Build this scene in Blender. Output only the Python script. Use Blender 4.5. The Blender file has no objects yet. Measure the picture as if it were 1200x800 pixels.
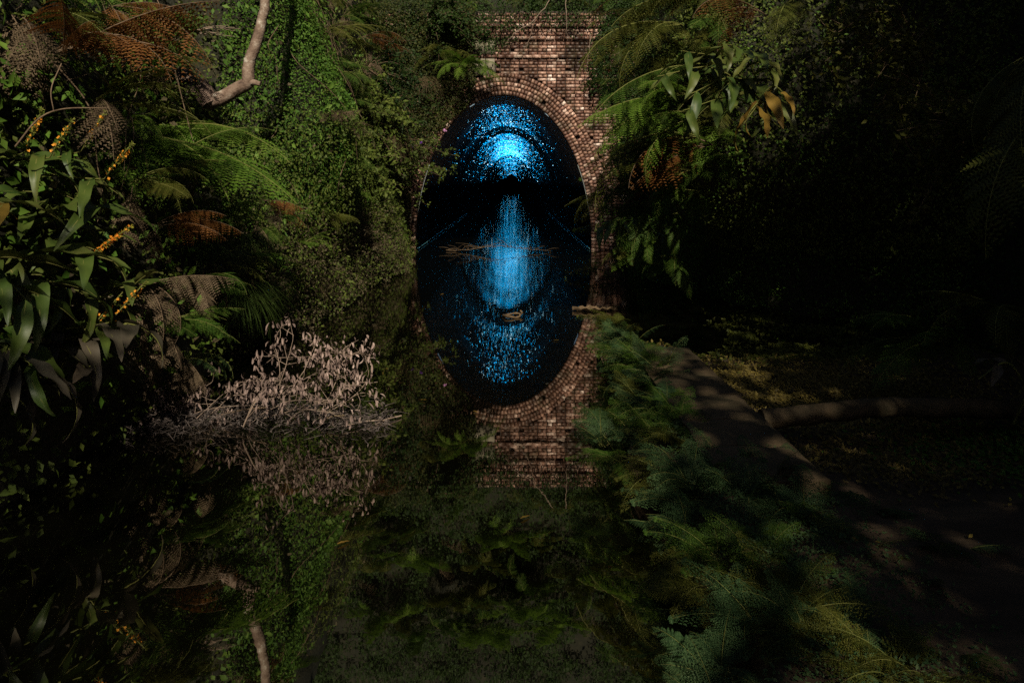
import bpy, math, random
import numpy as np
from mathutils import Matrix, Vector, Euler

S = bpy.context.scene
C = S.collection
rad = math.radians
R = random.Random(11)
N = np.random.default_rng(11)
PI = math.pi

# ------------------------------------------------------------------ camera
CAM_H = 1.715
cam_d = bpy.data.cameras.new("camera")
cam_d.sensor_width = 36.0
cam_d.lens = 28.0
cam_d.shift_y = -0.156
cam_d.clip_start = 0.05
cam_d.clip_end = 1500.0
cam_d.dof.use_dof = False
cam_d.dof.focus_distance = 13.0
cam_d.dof.aperture_fstop = 9.0
cam = bpy.data.objects.new("camera", cam_d)
cam.location = (0, 0, CAM_H)
cam.rotation_euler = (rad(90), 0, 0)
C.objects.link(cam)
S.camera = cam

# ------------------------------------------------------------------ light
SUN_EL, SUN_AZ = 37.0, 175.0          # azimuth measured clockwise from +Y: light comes from behind the camera
w = bpy.data.worlds.new("World")
S.world = w
w.use_nodes = True
nt = w.node_tree
nt.nodes.clear()
sky = nt.nodes.new("ShaderNodeTexSky")
sky.sky_type = 'NISHITA'
sky.sun_disc = False
sky.sun_elevation = rad(SUN_EL)
sky.sun_rotation = rad(SUN_AZ)
bg = nt.nodes.new("ShaderNodeBackground")
bg.inputs["Strength"].default_value = 0.05
out = nt.nodes.new("ShaderNodeOutputWorld")
nt.links.new(sky.outputs[0], bg.inputs[0])
nt.links.new(bg.outputs[0], out.inputs[0])
sun_d = bpy.data.lights.new("sun", 'SUN')
sun_d.energy = 5.0
sun_d.angle = rad(0.6)
sun_d.color = (1.0, 0.90, 0.70)
sun = bpy.data.objects.new("sun", sun_d)
az, el = rad(SUN_AZ), rad(SUN_EL)
to_sun = Vector((math.sin(az) * math.cos(el), math.cos(az) * math.cos(el), math.sin(el)))
sun.rotation_euler = to_sun.to_track_quat('Z', 'Y').to_euler()
sun.location = (0, -10, 20)
C.objects.link(sun)

S.view_settings.view_transform = 'Standard'
S.view_settings.look = 'None'
S.view_settings.exposure = 0.22
S.view_settings.gamma = 1.0
S.render.engine = 'CYCLES'
S.cycles.use_denoising = False
try:
    S.cycles.denoising_input_passes = 'RGB_ALBEDO_NORMAL'
except Exception:
    pass
S.cycles.max_bounces = 5
S.cycles.diffuse_bounces = 2
S.cycles.transparent_max_bounces = 6
S.cycles.sample_clamp_indirect = 1.6
S.cycles.use_adaptive_sampling = False
S.cycles.caustics_reflective = False
S.cycles.caustics_refractive = False


# ------------------------------------------------------------------ materials
def mat(name):
    m = bpy.data.materials.new(name)
    m.use_nodes = True
    n = m.node_tree
    n.nodes.clear()
    return m, n.nodes, n.links


def ramp(nodes, stops):
    r = nodes.new("ShaderNodeValToRGB")
    e = r.color_ramp.elements
    while len(e) < len(stops):
        e.new(0.5)
    for k, (p, c) in enumerate(stops):
        e[k].position = p
        e[k].color = (c[0], c[1], c[2], 1)
    return r


def leaf_mat(name, cols, rough=0.6, trans=0.3, spec=0.18, mottle=14.0):
    """Leaf colours vary from leaf to leaf and in blotches over each leaf."""
    m, n, l = mat(name)
    geo = n.new("ShaderNodeNewGeometry")
    oi = n.new("ShaderNodeObjectInfo")
    tc = n.new("ShaderNodeTexCoord")
    nz_ = n.new("ShaderNodeTexNoise")
    nz_.inputs["Scale"].default_value = mottle
    nz_.inputs["Detail"].default_value = 3
    l.new(tc.outputs["Object"], nz_.inputs["Vector"])
    a = n.new("ShaderNodeMath"); a.operation = 'MULTIPLY_ADD'
    a.inputs[1].default_value = 0.42
    l.new(geo.outputs["Random Per Island"], a.inputs[0])
    b = n.new("ShaderNodeMath"); b.operation = 'MULTIPLY'
    b.inputs[1].default_value = 0.25
    l.new(oi.outputs["Random"], b.inputs[0])
    l.new(b.outputs[0], a.inputs[2])
    c = n.new("ShaderNodeMath"); c.operation = 'MULTIPLY_ADD'
    c.inputs[1].default_value = 0.5
    l.new(nz_.outputs[0], c.inputs[0])
    l.new(a.outputs[0], c.inputs[2])
    k = len(cols)
    r = ramp(n, [(0.15 + 0.75 * i / max(1, k - 1), col) for i, col in enumerate(cols)])
    l.new(c.outputs[0], r.inputs[0])
    p = n.new("ShaderNodeBsdfPrincipled")
    p.inputs["Roughness"].default_value = rough
    p.inputs["Specular IOR Level"].default_value = spec
    l.new(r.outputs[0], p.inputs["Base Color"])
    t = n.new("ShaderNodeBsdfTranslucent")
    l.new(r.outputs[0], t.inputs[0])
    mx = n.new("ShaderNodeMixShader")
    mx.inputs[0].default_value = trans
    o = n.new("ShaderNodeOutputMaterial")
    l.new(p.outputs[0], mx.inputs[1])
    l.new(t.outputs[0], mx.inputs[2])
    l.new(mx.outputs[0], o.inputs[0])
    return m


def solid_mat(name, cols, scale=8.0, rough=0.8, bump=0.3, bdist=0.02, spec=0.3, detail=8, stretch=(1, 1, 1), island=0.0):
    m, n, l = mat(name)
    tc = n.new("ShaderNodeTexCoord")
    mp = n.new("ShaderNodeMapping")
    mp.inputs["Scale"].default_value = stretch
    l.new(tc.outputs["Object"], mp.inputs[0])
    nz_ = n.new("ShaderNodeTexNoise")
    nz_.inputs["Scale"].default_value = scale
    nz_.inputs["Detail"].default_value = detail
    nz_.inputs["Roughness"].default_value = 0.65
    l.new(mp.outputs[0], nz_.inputs["Vector"])
    k = len(cols)
    r = ramp(n, [(0.3 + 0.42 * i / max(1, k - 1), col) for i, col in enumerate(cols)])
    if island:
        geo = n.new("ShaderNodeNewGeometry")
        a = n.new("ShaderNodeMath"); a.operation = 'MULTIPLY_ADD'
        a.inputs[1].default_value = island
        l.new(geo.outputs["Random Per Island"], a.inputs[0])
        s_ = n.new("ShaderNodeMath"); s_.operation = 'SUBTRACT'
        s_.inputs[1].default_value = island / 2
        l.new(nz_.outputs[0], s_.inputs[0])
        l.new(s_.outputs[0], a.inputs[2])
        l.new(a.outputs[0], r.inputs[0])
    else:
        l.new(nz_.outputs[0], r.inputs[0])
    p = n.new("ShaderNodeBsdfPrincipled")
    p.inputs["Roughness"].default_value = rough
    p.inputs["Specular IOR Level"].default_value = spec
    l.new(r.outputs[0], p.inputs["Base Color"])
    if bump:
        n2 = n.new("ShaderNodeTexNoise")
        n2.inputs["Scale"].default_value = scale * 4
        n2.inputs["Detail"].default_value = 6
        l.new(mp.outputs[0], n2.inputs["Vector"])
        bp = n.new("ShaderNodeBump")
        bp.inputs["Strength"].default_value = bump
        bp.inputs["Distance"].default_value = bdist
        l.new(n2.outputs[0], bp.inputs["Height"])
        l.new(bp.outputs[0], p.inputs["Normal"])
    o = n.new("ShaderNodeOutputMaterial")
    l.new(p.outputs[0], o.inputs[0])
    return m


M = {}
M['fern_bright'] = leaf_mat("fern_bright", [(.036, .078, .009), (.090, .17, .017), (.16, .24, .036)], trans=.35)
M['fern_green'] = leaf_mat("fern_green", [(.015, .04, .006), (.04, .085, .010), (.075, .11, .018)])
M['fern_olive'] = leaf_mat("fern_olive", [(.022, .03, .005), (.055, .065, .009), (.09, .085, .016)])
M['fern_teal'] = leaf_mat("fern_teal", [(.012, .032, .010), (.032, .068, .024), (.070, .105, .040)])
M['hill_soil'] = solid_mat("leaf_mould", [(.006, .007, .003), (.014, .014, .006), (.03, .026, .012)], scale=5, bump=.8, bdist=.04)
M['fern_rust'] = leaf_mat("fern_rust", [(.04, .018, .006), (.12, .045, .012), (.20, .085, .022)], rough=.7, spec=.2)
M['fern_dead'] = leaf_mat("fern_dead", [(.035, .024, .015), (.10, .070, .042), (.18, .13, .085)], rough=.75, spec=.2)
M['ivy'] = leaf_mat("ivy", [(.016, .048, .007), (.055, .125, .014), (.125, .205, .030)], mottle=3.0)
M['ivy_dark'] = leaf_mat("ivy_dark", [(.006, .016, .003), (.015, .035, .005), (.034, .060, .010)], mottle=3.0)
M['creeper_brown'] = leaf_mat("creeper_brown", [(.03, .022, .012), (.075, .06, .032), (.14, .115, .07)], mottle=3.0, rough=.7)
M['undergrowth'] = leaf_mat("undergrowth", [(.008, .015, .004), (.025, .04, .008), (.06, .06, .014)], mottle=1.6)
M['shrub'] = leaf_mat("shrub_leaf", [(.022, .04, .006), (.062, .090, .014), (.13, .155, .030)], mottle=4)
M['ginger'] = leaf_mat("ginger_leaf", [(.008, .024, .005), (.022, .050, .008), (.062, .088, .016), (.13, .11, .032)], rough=.48, spec=.35, trans=.2, mottle=9)
M['ginger_grey'] = leaf_mat("ginger_grey_leaf", [(.016, .020, .012), (.038, .038, .026), (.075, .062, .045), (.10, .07, .045)], rough=.5, trans=.15, mottle=6)
M['ginger_yellow'] = leaf_mat("ginger_yellow_leaf", [(.06, .05, .010), (.17, .11, .02), (.26, .15, .035)], rough=.5, mottle=6)
M['stem_green'] = leaf_mat("stem_green", [(.05, .06, .015), (.11, .12, .03), (.14, .13, .04)], trans=.05)
M['stem_brown'] = solid_mat("stem_brown", [(.05, .03, .018), (.12, .08, .05), (.20, .14, .09)], scale=20)
M['twig_pale'] = solid_mat("twig_pale", [(.13, .09, .065), (.25, .18, .14), (.36, .28, .22)], scale=20)
M['dead_leaf'] = leaf_mat("dead_leaf", [(.05, .034, .030), (.16, .112, .098), (.30, .215, .19), (.46, .35, .31)], rough=.7, trans=.15, spec=.2)
M['dead_grey'] = leaf_mat("dead_grey_twig", [(.022, .018, .018), (.055, .045, .042), (.12, .095, .085)], rough=.7, trans=.05, spec=.2)
M['grass'] = leaf_mat("grass_blade", [(.02, .035, .008), (.05, .085, .016), (.10, .13, .035)], mottle=3)
M['straw'] = leaf_mat("straw_blade", [(.06, .045, .02), (.14, .10, .055), (.22, .17, .10)], mottle=3)
M['petal'] = leaf_mat("petal_yellow", [(.28, .30, .04), (.50, .40, .05), (.62, .42, .06)], rough=.5)
M['petal_orange'] = leaf_mat("petal_orange", [(.60, .17, .02), (.75, .28, .03), (.8, .36, .04)], rough=.5)
M['petal_green'] = leaf_mat("bract_green", [(.07, .10, .02), (.15, .18, .03), (.24, .23, .05)], rough=.5)
M['petal_pink'] = leaf_mat("petal_pink", [(.55, .25, .50), (.70, .36, .66)], rough=.5)
M['petal_purple'] = leaf_mat("petal_purple", [(.10, .03, .22), (.18, .06, .36)], rough=.5)
M['litter'] = leaf_mat("leaf_litter", [(.03, .02, .007), (.08, .06, .015), (.20, .15, .032)], rough=.6, trans=.1)
M['soil'] = solid_mat("soil", [(.012, .009, .006), (.03, .021, .013), (.055, .038, .022)], scale=5, bump=.8, bdist=.04)
M['path_soil'] = solid_mat("path_soil", [(.014, .010, .006), (.040, .026, .015), (.085, .056, .032)], scale=3, bump=.7, bdist=.03, stretch=(.35, 1, 1))
M['coping'] = solid_mat("mossy_coping", [(.022, .02, .009), (.06, .042, .022), (.10, .066, .036)], scale=4, bump=.8, bdist=.02)
M['bark'] = solid_mat("bark", [(.02, .015, .011), (.055, .040, .028), (.12, .09, .07)], scale=12, bump=.9, bdist=.02, stretch=(1, 1, .4))
M['bark_lichen'] = solid_mat("bark_lichen", [(.05, .03, .022), (.15, .10, .075), (.22, .16, .125), (.50, .46, .40)], scale=9, bump=.9, bdist=.012)
M['stump'] = solid_mat("stump_bark", [(.05, .035, .028), (.14, .095, .075), (.24, .17, .14)], scale=11, bump=1.0, bdist=.03)
M['driftwood'] = solid_mat("driftwood", [(.035, .022, .012), (.10, .065, .035), (.19, .13, .07)], scale=10, bump=.8, bdist=.01, stretch=(.3, 1, 1))
M['mortar'] = solid_mat("mortar", [(.02, .014, .012), (.045, .032, .026), (.07, .05, .042)], scale=6, bump=.5)
M['stone'] = solid_mat("mossy_stone", [(.06, .065, .035), (.16, .14, .10), (.30, .26, .20)], scale=6, bump=.5, bdist=.01)


def brick_mat(name="old_brick", k=1.0):
    m, n, l = mat(name)
    geo = n.new("ShaderNodeNewGeometry")
    tc = n.new("ShaderNodeTexCoord")
    a = ramp(n, [(p_, tuple(min(.75, q * k) for q in c_)) for p_, c_ in [(0, (.085, .045, .034)), (.3, (.15, .08, .06)), (.6, (.22, .125, .09)), (.85, (.32, .20, .155)), (.95, (.42, .31, .26)), (1, (.60, .50, .45))]])
    l.new(geo.outputs["Random Per Island"], a.inputs[0])
    fine = n.new("ShaderNodeTexNoise")
    fine.inputs["Scale"].default_value = 26; fine.inputs["Detail"].default_value = 5
    l.new(tc.outputs["Object"], fine.inputs["Vector"])
    big = n.new("ShaderNodeTexNoise")
    big.inputs["Scale"].default_value = 1.5; big.inputs["Detail"].default_value = 4
    l.new(tc.outputs["Object"], big.inputs["Vector"])
    br = ramp(n, [(.34, (.20, .19, .16)), (.5, (.75, .68, .64)), (.62, (1.35, 1.3, 1.3))])
    l.new(big.outputs[0], br.inputs[0])
    fr = ramp(n, [(.33, (.45, .42, .40)), (.55, (1, 1, 1)), (.68, (1.5, 1.5, 1.5))])
    l.new(fine.outputs[0], fr.inputs[0])
    m1 = n.new("ShaderNodeMix"); m1.data_type = 'RGBA'; m1.blend_type = 'MULTIPLY'; m1.inputs[0].default_value = 1
    l.new(a.outputs[0], m1.inputs[6]); l.new(br.outputs[0], m1.inputs[7])
    m2 = n.new("ShaderNodeMix"); m2.data_type = 'RGBA'; m2.blend_type = 'MULTIPLY'; m2.inputs[0].default_value = 1
    l.new(m1.outputs[2], m2.inputs[6]); l.new(fr.outputs[0], m2.inputs[7])
    p = n.new("ShaderNodeBsdfPrincipled")
    p.inputs["Roughness"].default_value = .5
    p.inputs["Specular IOR Level"].default_value = .45
    mo = n.new("ShaderNodeTexNoise"); mo.inputs["Scale"].default_value = 2.3; mo.inputs["Detail"].default_value = 8; mo.inputs["Roughness"].default_value = .75
    l.new(tc.outputs["Object"], mo.inputs["Vector"])
    mr_ = ramp(n, [(.54, (0, 0, 0)), (.66, (.75, .75, .75))])
    l.new(mo.outputs[0], mr_.inputs[0])
    m4 = n.new("ShaderNodeMix"); m4.data_type = 'RGBA'; m4.inputs[7].default_value = (.030, .036, .012, 1)
    l.new(mr_.outputs[0], m4.inputs[0]); l.new(m2.outputs[2], m4.inputs[6])
    l.new(m4.outputs[2], p.inputs["Base Color"])
    bp = n.new("ShaderNodeBump"); bp.inputs["Strength"].default_value = .6; bp.inputs["Distance"].default_value = .008
    l.new(fine.outputs[0], bp.inputs["Height"])
    l.new(bp.outputs[0], p.inputs["Normal"])
    o = n.new("ShaderNodeOutputMaterial")
    l.new(p.outputs[0], o.inputs[0])
    return m


M['brick'] = brick_mat()
M['ring_brick'] = brick_mat("arch_brick", 1.25)


def lining_mat():
    """Wet dark vault brickwork, shade painted in below the springing: courses run along the tunnel, (u, v) = metres round and along."""
    m, n, l = mat("vault_lining")
    tc = n.new("ShaderNodeTexCoord")
    bt = n.new("ShaderNodeTexBrick")
    bt.inputs["Scale"].default_value = 1.0
    bt.inputs["Brick Width"].default_value = .23
    bt.inputs["Row Height"].default_value = .085
    bt.inputs["Mortar Size"].default_value = .010
    bt.inputs["Color1"].default_value = (.10, .070, .055, 1)
    bt.inputs["Color2"].default_value = (.19, .14, .115, 1)
    bt.inputs["Mortar"].default_value = (.03, .024, .02, 1)
    mp = n.new("ShaderNodeMapping")
    mp.inputs["Rotation"].default_value = (0, 0, PI / 2)
    l.new(tc.outputs["UV"], mp.inputs[0])
    l.new(mp.outputs[0], bt.inputs["Vector"])
    nz_ = n.new("ShaderNodeTexNoise"); nz_.inputs["Scale"].default_value = 1.3; nz_.inputs["Detail"].default_value = 6
    l.new(tc.outputs["Object"], nz_.inputs["Vector"])
    rr = ramp(n, [(.35, (.25, .25, .25)), (.62, (1, 1, 1))])
    l.new(nz_.outputs[0], rr.inputs[0])
    m1 = n.new("ShaderNodeMix"); m1.data_type = 'RGBA'; m1.blend_type = 'MULTIPLY'; m1.inputs[0].default_value = 1
    l.new(bt.outputs[0], m1.inputs[6]); l.new(rr.outputs[0], m1.inputs[7])
    # below the springing the colour is blackened, painting in the shade of the unlit wall
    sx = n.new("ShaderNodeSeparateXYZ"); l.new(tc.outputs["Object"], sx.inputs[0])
    low_shade = n.new("ShaderNodeMapRange"); low_shade.inputs["From Min"].default_value = 1.55; low_shade.inputs["From Max"].default_value = 2.1
    low_shade.inputs["To Min"].default_value = .008; low_shade.inputs["To Max"].default_value = .62
    l.new(sx.outputs[2], low_shade.inputs[0])
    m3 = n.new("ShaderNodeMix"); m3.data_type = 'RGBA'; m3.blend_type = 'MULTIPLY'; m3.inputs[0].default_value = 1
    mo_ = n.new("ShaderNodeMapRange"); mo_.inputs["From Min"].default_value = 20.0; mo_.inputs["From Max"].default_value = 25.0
    mo_.inputs["To Min"].default_value = 2.6; mo_.inputs["To Max"].default_value = 1.0  # lining paled toward the mouth in place of light falling on the rim
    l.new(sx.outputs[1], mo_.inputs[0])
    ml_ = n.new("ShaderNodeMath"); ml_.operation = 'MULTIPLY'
    l.new(low_shade.outputs[0], ml_.inputs[0]); l.new(mo_.outputs[0], ml_.inputs[1])
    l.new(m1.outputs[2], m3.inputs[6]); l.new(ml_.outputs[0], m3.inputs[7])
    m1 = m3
    p = n.new("ShaderNodeBsdfPrincipled")
    p.inputs["Roughness"].default_value = .5
    p.inputs["Specular IOR Level"].default_value = .25
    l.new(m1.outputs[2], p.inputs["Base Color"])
    sp_ = n.new("ShaderNodeMath"); sp_.operation = 'MULTIPLY'; sp_.inputs[1].default_value = .35
    l.new(low_shade.outputs[0], sp_.inputs[0]); l.new(sp_.outputs[0], p.inputs["Specular IOR Level"])
    bp = n.new("ShaderNodeBump"); bp.inputs["Strength"].default_value = .7; bp.inputs["Distance"].default_value = .02
    l.new(bt.outputs["Fac"], bp.inputs["Height"]); bp.invert = True
    l.new(bp.outputs[0], p.inputs["Normal"])
    o = n.new("ShaderNodeOutputMaterial")
    l.new(p.outputs[0], o.inputs[0])
    return m


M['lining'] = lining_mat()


def water_mat():
    m, n, l = mat("still_water")
    tc = n.new("ShaderNodeTexCoord")
    sep = n.new("ShaderNodeSeparateXYZ")
    l.new(tc.outputs["Object"], sep.inputs[0])
    mr = n.new("ShaderNodeMapRange")
    mr.inputs["From Min"].default_value = 7.5
    mr.inputs["From Max"].default_value = 15.0
    mr.inputs["To Min"].default_value = .015
    mr.inputs["To Max"].default_value = .13
    mr.interpolation_type = 'SMOOTHSTEP'
    l.new(sep.outputs[1], mr.inputs[0])
    nz_ = n.new("ShaderNodeTexNoise")
    nz_.inputs["Scale"].default_value = 7.0
    nz_.inputs["Detail"].default_value = 3.0
    nz_.inputs["Roughness"].default_value = .55
    l.new(tc.outputs["Object"], nz_.inputs["Vector"])
    bp = n.new("ShaderNodeBump")
    bp.inputs["Distance"].default_value = .009
    l.new(mr.outputs[0], bp.inputs["Strength"])
    l.new(nz_.outputs[0], bp.inputs["Height"])
    gl = n.new("ShaderNodeBsdfGlossy")
    gl.inputs["Roughness"].default_value = .012
    gl.inputs["Color"].default_value = (1.0, .97, .90, 1)
    l.new(bp.outputs[0], gl.inputs["Normal"])
    df = n.new("ShaderNodeBsdfDiffuse")
    df.inputs["Color"].default_value = (.0015, .0015, .0008, 1)
    lw = n.new("ShaderNodeFresnel"); lw.inputs["IOR"].default_value = 4.2
    l.new(bp.outputs[0], lw.inputs["Normal"])
    mx = n.new("ShaderNodeMixShader")
    l.new(lw.outputs[0], mx.inputs[0])
    l.new(df.outputs[0], mx.inputs[1])
    l.new(gl.outputs[0], mx.inputs[2])
    o = n.new("ShaderNodeOutputMaterial")
    l.new(mx.outputs[0], o.inputs[0])
    return m


M['water'] = water_mat()


def glow_mat(name, col, s):
    m, n, l = mat(name)
    e = n.new("ShaderNodeEmission")
    geo = n.new("ShaderNodeNewGeometry")
    r = ramp(n, [(0, col), (.5, (.0, .42, .95)), (.8, (.10, .60, .95)), (1, (.55, .84, 1.0))])
    l.new(geo.outputs["Random Per Island"], r.inputs[0])
    l.new(r.outputs[0], e.inputs[0])
    e.inputs[1].default_value = s
    o = n.new("ShaderNodeOutputMaterial")
    l.new(e.outputs[0], o.inputs[0])
    return m


M['glow'] = glow_mat("glow_speck", (.0, .36, 1.0), 5.0)


# ------------------------------------------------------------------ mesh helpers
class MB:
    """Collects vertices and faces for one mesh."""
    def __init__(self):
        self.v, self.f3, self.f4, self.m3, self.m4, self.n = [], [], [], [], [], 0

    def add(self, v, f, mi=0):
        v = np.asarray(v, dtype=np.float64).reshape(-1, 3)
        f = np.asarray(f, dtype=np.int64)
        self.v.append(v)
        if f.shape[1] == 3:
            self.f3.append(f + self.n); self.m3.append(np.full(len(f), mi))
        else:
            self.f4.append(f + self.n); self.m4.append(np.full(len(f), mi))
        self.n += len(v)

    def mesh(self, name, mats, smooth=False):
        me = bpy.data.meshes.new(name)
        v = np.concatenate(self.v)
        f3 = np.concatenate(self.f3) if self.f3 else np.zeros((0, 3), int)
        f4 = np.concatenate(self.f4) if self.f4 else np.zeros((0, 4), int)
        me.vertices.add(len(v)); me.vertices.foreach_set("co", v.astype(np.float32).ravel())
        loops = np.concatenate([f3.ravel(), f4.ravel()])
        me.loops.add(len(loops)); me.loops.foreach_set("vertex_index", loops.astype(np.int32))
        nf = len(f3) + len(f4)
        tot = np.concatenate([np.full(len(f3), 3), np.full(len(f4), 4)])
        st = np.concatenate([[0], np.cumsum(tot)[:-1]])
        me.polygons.add(nf)
        me.polygons.foreach_set("loop_start", st.astype(np.int32))
        me.polygons.foreach_set("loop_total", tot.astype(np.int32))
        mi = np.concatenate([np.concatenate(self.m3) if self.m3 else np.zeros(0), np.concatenate(self.m4) if self.m4 else np.zeros(0)])
        me.polygons.foreach_set("material_index", mi.astype(np.int32))
        if smooth:
            me.polygons.foreach_set("use_smooth", np.ones(nf, dtype=bool))
        for m_ in (mats if isinstance(mats, (list, tuple)) else [mats]):
            me.materials.append(m_)
        me.update(calc_edges=True)
        return me


def link(name, me, parent=None, loc=None, mtx=None):
    o = bpy.data.objects.new(name, me)
    C.objects.link(o)
    if parent is not None:
        o.parent = parent
    if mtx is not None:
        o.matrix_local = mtx
    elif loc is not None:
        o.location = loc
    return o


def tag(o, label=None, cat=None, group=None, kind=None):
    if label: o["label"] = label
    if cat: o["category"] = cat
    if group: o["group"] = group
    if kind: o["kind"] = kind
    return o


def thing(name, label, cat, loc=(0, 0, 0), group=None):
    o = bpy.data.objects.new(name, None)
    o.empty_display_size = .1
    C.objects.link(o)
    o.location = loc
    return tag(o, label, cat, group)


_ww = {}
def nz(p, scale=1.0, seed=0, octv=3):
    """cheap smooth noise: sums of sines, about -1..1"""
    if seed not in _ww:
        g = np.random.default_rng(1000 + seed)
        _ww[seed] = (g.normal(size=(7 * 5, 3)), g.uniform(0, 6.283, 35))
    W, ph = _ww[seed]
    p = np.asarray(p) * scale
    r = np.zeros(p.shape[:-1])
    amp, tot = 1.0, 0
    for o in range(octv):
        k = slice(o * 7, o * 7 + 7)
        r += amp * np.sin(p @ (W[k].T * 2.1 ** o) * 2.0 + ph[k]).mean(-1) * 1.6
        tot += amp
        amp *= .5
    return r / tot


def grid_faces(nu, nv):
    i, j = np.meshgrid(np.arange(nu - 1), np.arange(nv - 1), indexing='ij')
    a = (i * nv + j).ravel()
    return np.stack([a, a + nv, a + nv + 1, a + 1], 1)


class Sheet:
    """A curved surface P(u, v) kept as a grid: it becomes a mesh, and leaves can be strewn on it."""
    def __init__(self, fn, u, v):
        U, V = np.meshgrid(u, v, indexing='ij')
        self.P = fn(U, V)
        du = np.gradient(self.P, axis=0); dv = np.gradient(self.P, axis=1)
        n_ = np.cross(du, dv)
        self.N = n_ / (np.linalg.norm(n_, axis=-1, keepdims=True) + 1e-9)
        self.u, self.v = u, v

    def flip(self):
        self.N = -self.N
        return self

    def mesh(self, name, m, parent=None, kind=None):
        b = MB()
        f = grid_faces(len(self.u), len(self.v))
        b.add(self.P.reshape(-1, 3), f)
        o = link(name, b.mesh(name, m, True), parent)
        if kind: o["kind"] = kind
        return o

    def sample(self, n, rng, ur=(0, 1), vr=(0, 1)):
        a = rng.uniform(*ur, n) * (len(self.u) - 1.001)
        b = rng.uniform(*vr, n) * (len(self.v) - 1.001)
        i, j = a.astype(int), b.astype(int)
        fa, fb = (a - i)[:, None], (b - j)[:, None]
        def bl(A):
            return (A[i, j] * (1 - fa) + A[i + 1, j] * fa) * (1 - fb) + (A[i, j + 1] * (1 - fa) + A[i + 1, j + 1] * fa) * fb
        return bl(self.P), bl(self.N)


def unit(a):
    return a / (np.linalg.norm(a, axis=-1, keepdims=True) + 1e-9)


def leaves(b, p, nrm, size, rng, aspect=.55, jit=.7, droop=.35, mi=0):
    """small folded diamond leaves at points p facing roughly nrm"""
    n = len(p)
    if n == 0: return
    nn = unit(nrm + np.array([0, -.45, .35]) + rng.normal(size=(n, 3)) * jit)
    t = unit(np.cross(nn, rng.normal(size=(n, 3))))
    t = unit(t + np.array([0, 0, -droop]))
    s = unit(np.cross(nn, t))
    nn = np.cross(t, s)
    L = (size * rng.uniform(.55, 1.4, n))[:, None]
    w_ = L * aspect * .5
    v = np.stack([p, p + t * L * .45 + s * w_ + nn * w_ * .35, p + t * L, p + t * L * .45 - s * w_ + nn * w_ * .35], 1)
    k = np.arange(n)[:, None] * 4
    f = np.concatenate([k + [0, 1, 2], k + [0, 2, 3]])
    b.add(v.reshape(-1, 3), f, mi)


def tube(b, pts, r, seg=6, mi=0, cap=True):
    pts = np.asarray(pts, float)
    n = len(pts)
    r = np.broadcast_to(np.asarray(r, float), (n,))
    t = unit(np.gradient(pts, axis=0))
    ref = np.array([0.31, 0.17, 0.93]) if abs(t[:, 2]).mean() < .8 else np.array([0.93, 0.31, .17])
    a = unit(np.cross(t, ref)); c = np.cross(t, a)
    th = np.linspace(0, 2 * PI, seg, endpoint=False)
    v = pts[:, None] + r[:, None, None] * (a[:, None] * np.cos(th)[None, :, None] + c[:, None] * np.sin(th)[None, :, None])
    f = []
    i = np.arange(n - 1)[:, None] * seg; j = np.arange(seg)[None]
    j2 = (j + 1) % seg
    f = np.stack([i + j, i + j2, i + seg + j2, i + seg + j], -1).reshape(-1, 4)
    b.add(v.reshape(-1, 3), f, mi)
    if cap:
        for e in (0, n - 1):
            cv = np.concatenate([v[e], pts[e:e + 1]])
            k = np.arange(seg)
            ff = np.stack([k, (k + 1) % seg, np.full(seg, seg)], 1)
            b.add(cv, ff if e else ff[:, ::-1], mi)


def bez(ps, n=12):
    """Catmull-Rom through the points"""
    ps = [np.array(p, float) for p in ps]
    ps = [2 * ps[0] - ps[1]] + ps + [2 * ps[-1] - ps[-2]]
    o = []
    for i in range(1, len(ps) - 2):
        p0, p1, p2, p3 = ps[i - 1:i + 3]
        for t in np.linspace(0, 1, n, endpoint=False):
            o.append(.5 * (2 * p1 + (p2 - p0) * t + (2 * p0 - 5 * p1 + 4 * p2 - p3) * t * t + (3 * p1 - p0 - 3 * p2 + p3) * t ** 3))
    o.append(ps[-2])
    return np.array(o)


def boxes(b, c, h, ax, rng=None, bev=0.0, mi=0):
    """boxes with centres c, half sizes h (n,3), axes ax (n,3,3)"""
    sg = np.array([[-1, -1, -1], [1, -1, -1], [1, 1, -1], [-1, 1, -1], [-1, -1, 1], [1, -1, 1], [1, 1, 1], [-1, 1, 1]], float)
    v = c[:, None] + np.einsum('nki,nij->nkj', sg[None] * h[:, None], ax)
    if rng is not None:
        v += rng.normal(size=v.shape) * bev
    F = np.array([[0, 3, 2, 1], [4, 5, 6, 7], [0, 1, 5, 4], [1, 2, 6, 5], [2, 3, 7, 6], [3, 0, 4, 7]])
    k = np.arange(len(c))[:, None, None] * 8
    b.add(v.reshape(-1, 3), (F[None] + k).reshape(-1, 4), mi)


def at(X, Y, d):
    """world point seen at pixel (X, Y) of the 1200 x 800 photograph at depth d: used to survey the place"""
    return np.array([(X - 600) * d / 933.3, d, CAM_H - (Y - 213) * d / 933.3])


# ------------------------------------------------------------------ setting: water, banks, cutting
b = MB()
b.add([(-9, -6, 0), (12, -6, 0), (12, 530, 0), (-9, 530, 0)], [(0, 1, 2, 3)])
tag(link("water", b.mesh("water", M['water'])), kind='structure')


def sstep(x, a, b_):
    t = np.clip((x - a) / (b_ - a), 0, 1)
    return t * t * (3 - 2 * t)


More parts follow.
